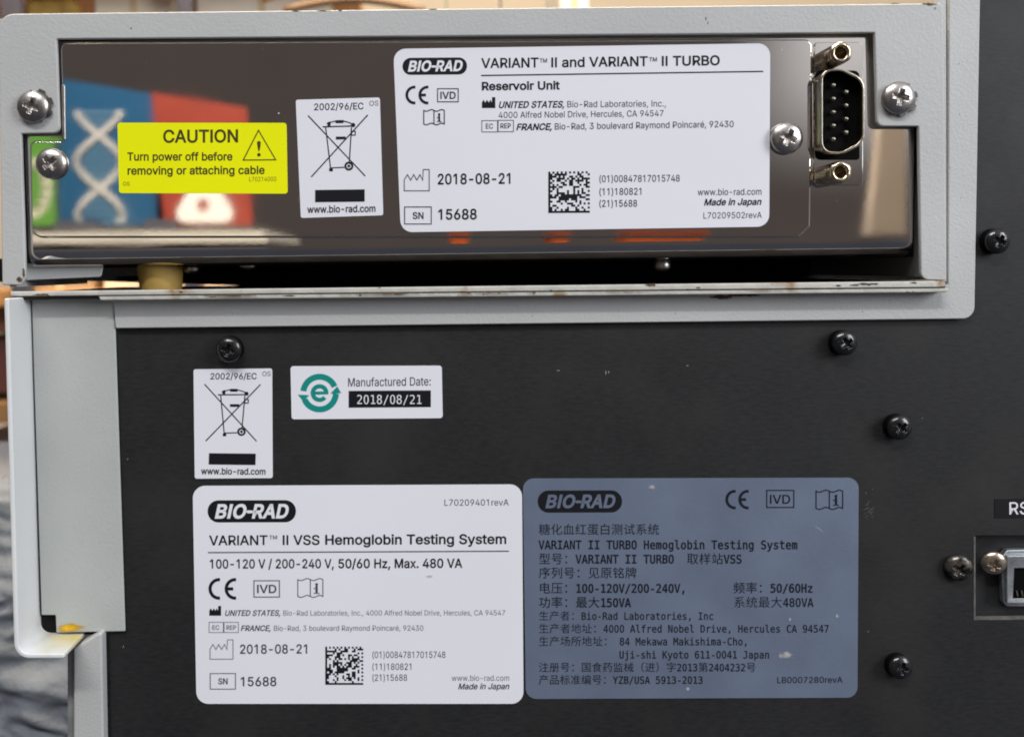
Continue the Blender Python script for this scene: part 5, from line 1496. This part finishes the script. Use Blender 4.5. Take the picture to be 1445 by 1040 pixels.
boxes = [
    ('carton', 'cream carton behind the upper left corner, between the two dark posts', CREAM, 132, 255, -20, 413),
    ('carton', 'pale carton on the rack right of the second dark post', mat('pale_carton', (0.82, 0.74, 0.60), 0.7), 276, 470, -20, 413),
    ('carton', 'white carton peeking over the top edge near the middle', mat('white_carton', (0.86, 0.82, 0.72), 0.7), 790, 832, -120, 400),
    ('carton', 'orange carton glimpsed through the gap left of the rubber foot', mat('orange_carton', (0.42, 0.30, 0.18), 0.7), 36, 131, 340, 413),
    ('carton', 'brown carton blurred at the left edge below the upper unit', mat('brown_carton', (0.30, 0.14, 0.07), 0.7), -60, 18, 425, 470),
    ('carton', 'dark maroon carton blurred at the left edge', mat('maroon_carton', (0.10, 0.03, 0.03), 0.7), -60, 14, 480, 555),
    ('carton', 'white carton blurred at the left edge above the plastic wrap', mat('white_box', (0.78, 0.75, 0.74), 0.7), -60, 30, 625, 715),
    ('carton', 'amber carton blurred at the left edge under the white one', mat('amber_carton', (0.55, 0.38, 0.15), 0.7), -60, 40, 716, 742),
]
for name, lab, mt, a, b_, c_, d_ in boxes:
    y = YS + 30
    t = thing(name, lab, 'carton', P((a + b_) / 2, d_, y + 40), 'cartons on the rack')
    block(t, 'box', mt, a, b_, c_, d_, y, 90, 1.5)
    p, q = P(a, c_, y), P(b_, d_, y)
    bb = new()
    xm = (p.x + q.x) / 2
    boxw(bb, xm - 3, xm + 3, y - 0.4, y - 0.05, q.z + 1, p.z - 1)
    obj('packing_tape', bb, mat('packing_tape', (0.66, 0.50, 0.30), 0.35), t)
# ochre sack and cable showing over the top edge
t = thing('rolled_sack', 'ochre rolled sack blurred above the upper left corner', 'sack', P(75, 60, YS + 40))
b = new()
q0, q1 = P(38, 8, YS + 40), P(112, 8, YS + 40)
NS = 18
rings = []
for i in range(9):
    x = q0.x + (q1.x - q0.x) * i / 8
    rr = 9 * (1 + 0.12 * math.sin(i * 2.1)) * (0.55 if i in (0, 8) else 1)
    rings.append([b.verts.new((x, YS + 40 + rr * math.cos(2 * math.pi * k / NS), q0.z - 4 + rr * math.sin(2 * math.pi * k / NS))) for k in range(NS)])
for a, c_ in zip(rings, rings[1:]):
    for k in range(NS):
        b.faces.new((a[k], a[(k + 1) % NS], c_[(k + 1) % NS], c_[k]))
b.faces.new(rings[0])
b.faces.new(rings[-1])
obj('cloth', b, mat('ochre_cloth', (0.62, 0.40, 0.10), 0.8, vary=(0.05, 0.3)), t, smooth=True)


def tube(name, pts, r, material, label, cat):
    b = new()
    N = 10
    rings = []
    for i, p in enumerate(pts):
        d = (pts[min(i + 1, len(pts) - 1)] - pts[max(i - 1, 0)]).normalized()
        s = d.cross(Vector((0, 1, 0))).normalized()
        t2 = s.cross(d)
        rings.append([b.verts.new(p + s * r * math.cos(2 * math.pi * k / N) + t2 * r * math.sin(2 * math.pi * k / N)) for k in range(N)])
    for a, c_ in zip(rings, rings[1:]):
        for k in range(N):
            b.faces.new((a[k], a[(k + 1) % N], c_[(k + 1) % N], c_[k]))
    b.faces.new(rings[0])
    b.faces.new(rings[-1])
    o = obj(name, b, material, None, smooth=True)
    o['label'] = label
    o['category'] = cat
    return o


tube('cable', [P(370 + 190 * t, 16 - 34 * math.sin(math.pi * (0.15 + 0.55 * t)), YS - 30) for t in [i / 12 for i in range(13)]], 2.3, ORANGE, 'orange cable arching above the top edge of the upper unit', 'cable')
tube('cable', [P(400 + 200 * t, 14 - 16 * math.sin(math.pi * t) + 2, YS + 5) for t in [i / 12 for i in range(13)]], 3.2, mat('brown_cable', (0.22, 0.13, 0.07), 0.6), 'brown cable sagging above the top edge of the upper unit', 'cable')

# grey plastic wrapping at the lower left
b = new()
YW = 70
NX, NZ = 70, 110
c0, c1 = P(-120, 735, YW), P(230, 1200, YW)


def wrap_y(x, z):
    v = Vector((x * 0.018, z * 0.05, 1.3))
    fold = noise.noise(v) * 9 + noise.noise(v * 2.7) * 3.5 + abs(noise.noise(Vector((x * 0.05 + z * 0.03, z * 0.16, 4)))) * -5
    return fold + noise.noise(v * 9) * 0.9


grid = []
for i in range(NX + 1):
    row = []
    for k in range(NZ + 1):
        x = c0.x + (c1.x - c0.x) * i / NX
        z = c0.z + (c1.z - c0.z) * k / NZ
        t_ = k / NZ
        bulge = -42 * math.sin(math.pi * min(1, 0.06 + t_ * 0.55))
        row.append(b.verts.new((x, YW + 42 + bulge + wrap_y(x, z), z + 2.5 * noise.noise(Vector((x * 0.03, 9, z * 0.02))))))
    grid.append(row)
for i in range(NX):
    for k in range(NZ):
        b.faces.new((grid[i][k], grid[i + 1][k], grid[i + 1][k + 1], grid[i][k + 1]))
back = [[b.verts.new((v.co.x, YW + 75, v.co.z)) for v in col] for col in ([r[0] for r in grid], [r[-1] for r in grid])]
for side, bk in ((0, back[0]), (-1, back[1])):
    for i in range(NX):
        b.faces.new((grid[i][side], bk[i], bk[i + 1], grid[i + 1][side]))
b.faces.new(back[0] + back[1][::-1])
for i, idx in ((0, 0), (NX, -1)):
    b.faces.new(grid[i] + [back[1][idx], back[0][idx]])
wr = obj('plastic_wrap', b, mat('grey_plastic_film', (0.17, 0.19, 0.22), 0.7, vary=(0.10, 0.22), bump=(0.6, 0.3), spec=0.35), None, smooth=True)
wr['label'] = 'crumpled blue grey plastic wrapping behind the lower left corner'
wr['category'] = 'plastic wrap'

# ------------------------------------------------------------------ behind the camera: what the mirror steel shows
YV = 2000.0                                                 # distance of the mirror image behind the steel


def V(px, py, yv=YV):
    v = P(px, py, yv)
    return Vector((v.x, 2 * YP - yv, v.z))


def vpoly(b, pts, yv, thick=6.0):
    f = [V(x, y, yv) for x, y in pts]
    a = [b.verts.new(p) for p in f]
    c_ = [b.verts.new(p + Vector((0, -thick, 0))) for p in f]
    n_ = len(f)
    b.faces.new(a)
    b.faces.new(c_[::-1])
    for i in range(n_):
        b.faces.new((a[i], c_[i], c_[(i + 1) % n_], a[(i + 1) % n_]))


def vribbon(b, pts, wd, yv):
    pts = [Vector(p) for p in pts]
    for p, q in zip(pts, pts[1:]):
        d = (q - p).normalized()
        nn = Vector((-d.y, d.x)) * wd / 2
        e = d * wd * 0.12
        b.faces.new([b.verts.new(V(*w_, yv)) for w_ in (p - nn - e, q - nn + e, q + nn + e, p + nn - e)])


POSTER_WHITE = mat('poster_white', (0.90, 0.87, 0.80), 0.6)


def poster(lab, color, pts):
    t = thing('poster', lab, 'poster', V(sum(p[0] for p in pts) / 4, max(p[1] for p in pts)), 'posters reflected in the steel')
    b = new()
    vpoly(b, pts, YV)
    obj('sheet', b, mat('poster_print', tuple(v * 0.85 for v in color), 0.5, vary=(0.003, 0.1)), t)
    return t


t = poster('blue poster with a white double helix, mirrored in the steel', (0.012, 0.105, 0.23), [(84, 112), (212, 132), (232, 318), (84, 318)])
b = new()
for s in (1, -1):
    pts = []
    for i in range(41):
        u = i / 40
        pts.append((139 + 2 * u + s * 31 * math.cos(math.pi * (0.08 + u * 2.05)), 158 + 155 * u))
    vribbon(b, pts, 9.0, YV - 4 - s * 1.2)
obj('helix_strands', b, POSTER_WHITE, t)
b = new()
for i in range(17):
    u = i / 16
    a = 31 * abs(math.cos(math.pi * (0.08 + u * 2.05))) - 4
    if a > 3:
        vribbon(b, [(139 + 2 * u - a, 158 + 155 * u), (139 + 2 * u + a, 159 + 155 * u)], 2.6, YV - 1.5)
obj('helix_rungs', b, mat('poster_light_blue', (0.20, 0.36, 0.48), 0.6), t)
t = poster('red poster with a white flask, mirrored in the steel', (0.40, 0.055, 0.03), [(214, 130), (348, 151), (356, 318), (222, 318)])
b = new()
b.faces.new([b.verts.new(V(x, y, YV - 3)) for x, y in rounded([(276, 215, 2), (300, 215, 2), (300, 250, 3), (338, 314, 12), (240, 314, 12), (276, 250, 3)], 4)])
obj('flask', b, POSTER_WHITE, t)
b = new()
b.faces.new([b.verts.new(V(287 + 9 * math.cos(a * math.pi / 10), 290 + 9 * math.sin(a * math.pi / 10), YV - 5)) for a in range(20)])
vribbon(b, [(325, 275), (333, 300)], 5, YV - 5.5)
obj('flask_mark', b, mat('poster_red', (0.34, 0.07, 0.05), 0.6), t)
t = poster('green poster with a pale round figure, mirrored in the steel', (0.13, 0.36, 0.05), [(-40, 150), (74, 180), (80, 318), (-40, 318)])
b = new()
vribbon(b, [(44 + 22 * math.cos(a), 265 + 36 * math.sin(a)) for a in [i * math.pi / 8 - math.pi * 0.5 for i in range(9)]], 15, YV - 3)
obj('figure', b, mat('poster_cream', (0.72, 0.72, 0.52), 0.6), t)
# pale bench top and goods under the posters
bench = thing('workbench', 'pale cream bench top under the posters, mirrored along the lower steel edge', 'bench', V(200, 400, 1900))
b = new()
vpoly(b, rounded([(-60, 329, 2), (372, 325, 4), (372, 342, 4), (-60, 344, 2)], 3), 1850, 500)
obj('bench_top', b, mat('bench_laminate', (0.90, 0.82, 0.66), 0.5), bench)
b = new()
vpoly(b, [(-60, 344), (372, 342), (372, 640), (-60, 640)], 1900, 20)
obj('bench_front', b, mat('bench_side', (0.10, 0.10, 0.12), 0.6), bench)
for x0, x1, y0, lab in ((76, 139, 311, 'dark instrument case on the bench under the blue poster, mirrored in the steel'), (204, 244, 309, 'small dark case on the bench between the blue and red posters, mirrored in the steel')):
    t = thing('instrument_case', lab, 'case', V((x0 + x1) / 2, 327, 1950), 'dark cases on the mirrored bench')
    b = new()
    vpoly(b, rounded([(x0, y0, 3), (x1, y0 + 1, 3), (x1, 325.5, 1), (x0, 326.5, 1)], 3), 1950, 60)
    obj('shell', b, mat('dark_case', (0.07, 0.07, 0.085), 0.5), t)
# pale partition edge mirrored at the right
b = new()
vpoly(b, [(1243, 330), (1262, 150), (1296, 150), (1296, 330)], 1500, 30)
o = obj('partition', b, mat('beige_partition', (0.70, 0.56, 0.42), 0.7))
o['label'] = 'beige partition edge mirrored at the right end of the steel'
o['category'] = 'partition'
for x0, x1, y0, y1, lab in ((888, 1000, 328, 349, 'wide orange block, added for the glow mirrored under the right half of the white label'),
                          (634, 662, 329, 346, 'small orange block, added for the glow mirrored under the left half of the white label'),
                          (780, 806, 330, 347, 'small orange block, added for the glow mirrored under the middle of the white label')):
    t = thing('glow_block', lab, 'bin', V((x0 + x1) / 2, y1, 1700), 'orange blocks mirrored in the steel')  # made-up orange block, added so the steel mirrors an orange glow
    b = new()
    vpoly(b, rounded([(x0, y0, 2), (x1, y0, 2), (x1 - 3, y1, 2), (x0 + 3, y1, 2)], 3), 1700, 120)
    obj('body', b, mat('orange_block_plastic', (0.75, 0.12, 0.012), 0.5), t)
    b = new()
    vpoly(b, rounded([(x0 - 2, y0 - 1.5, 1), (x1 + 2, y0 - 1.5, 1), (x1 + 2, y0 + 1.5, 1), (x0 - 2, y0 + 1.5, 1)], 3), 1696, 130)
    obj('rim', b, mat('dark_orange_rim', (0.55, 0.085, 0.01), 0.5), t)
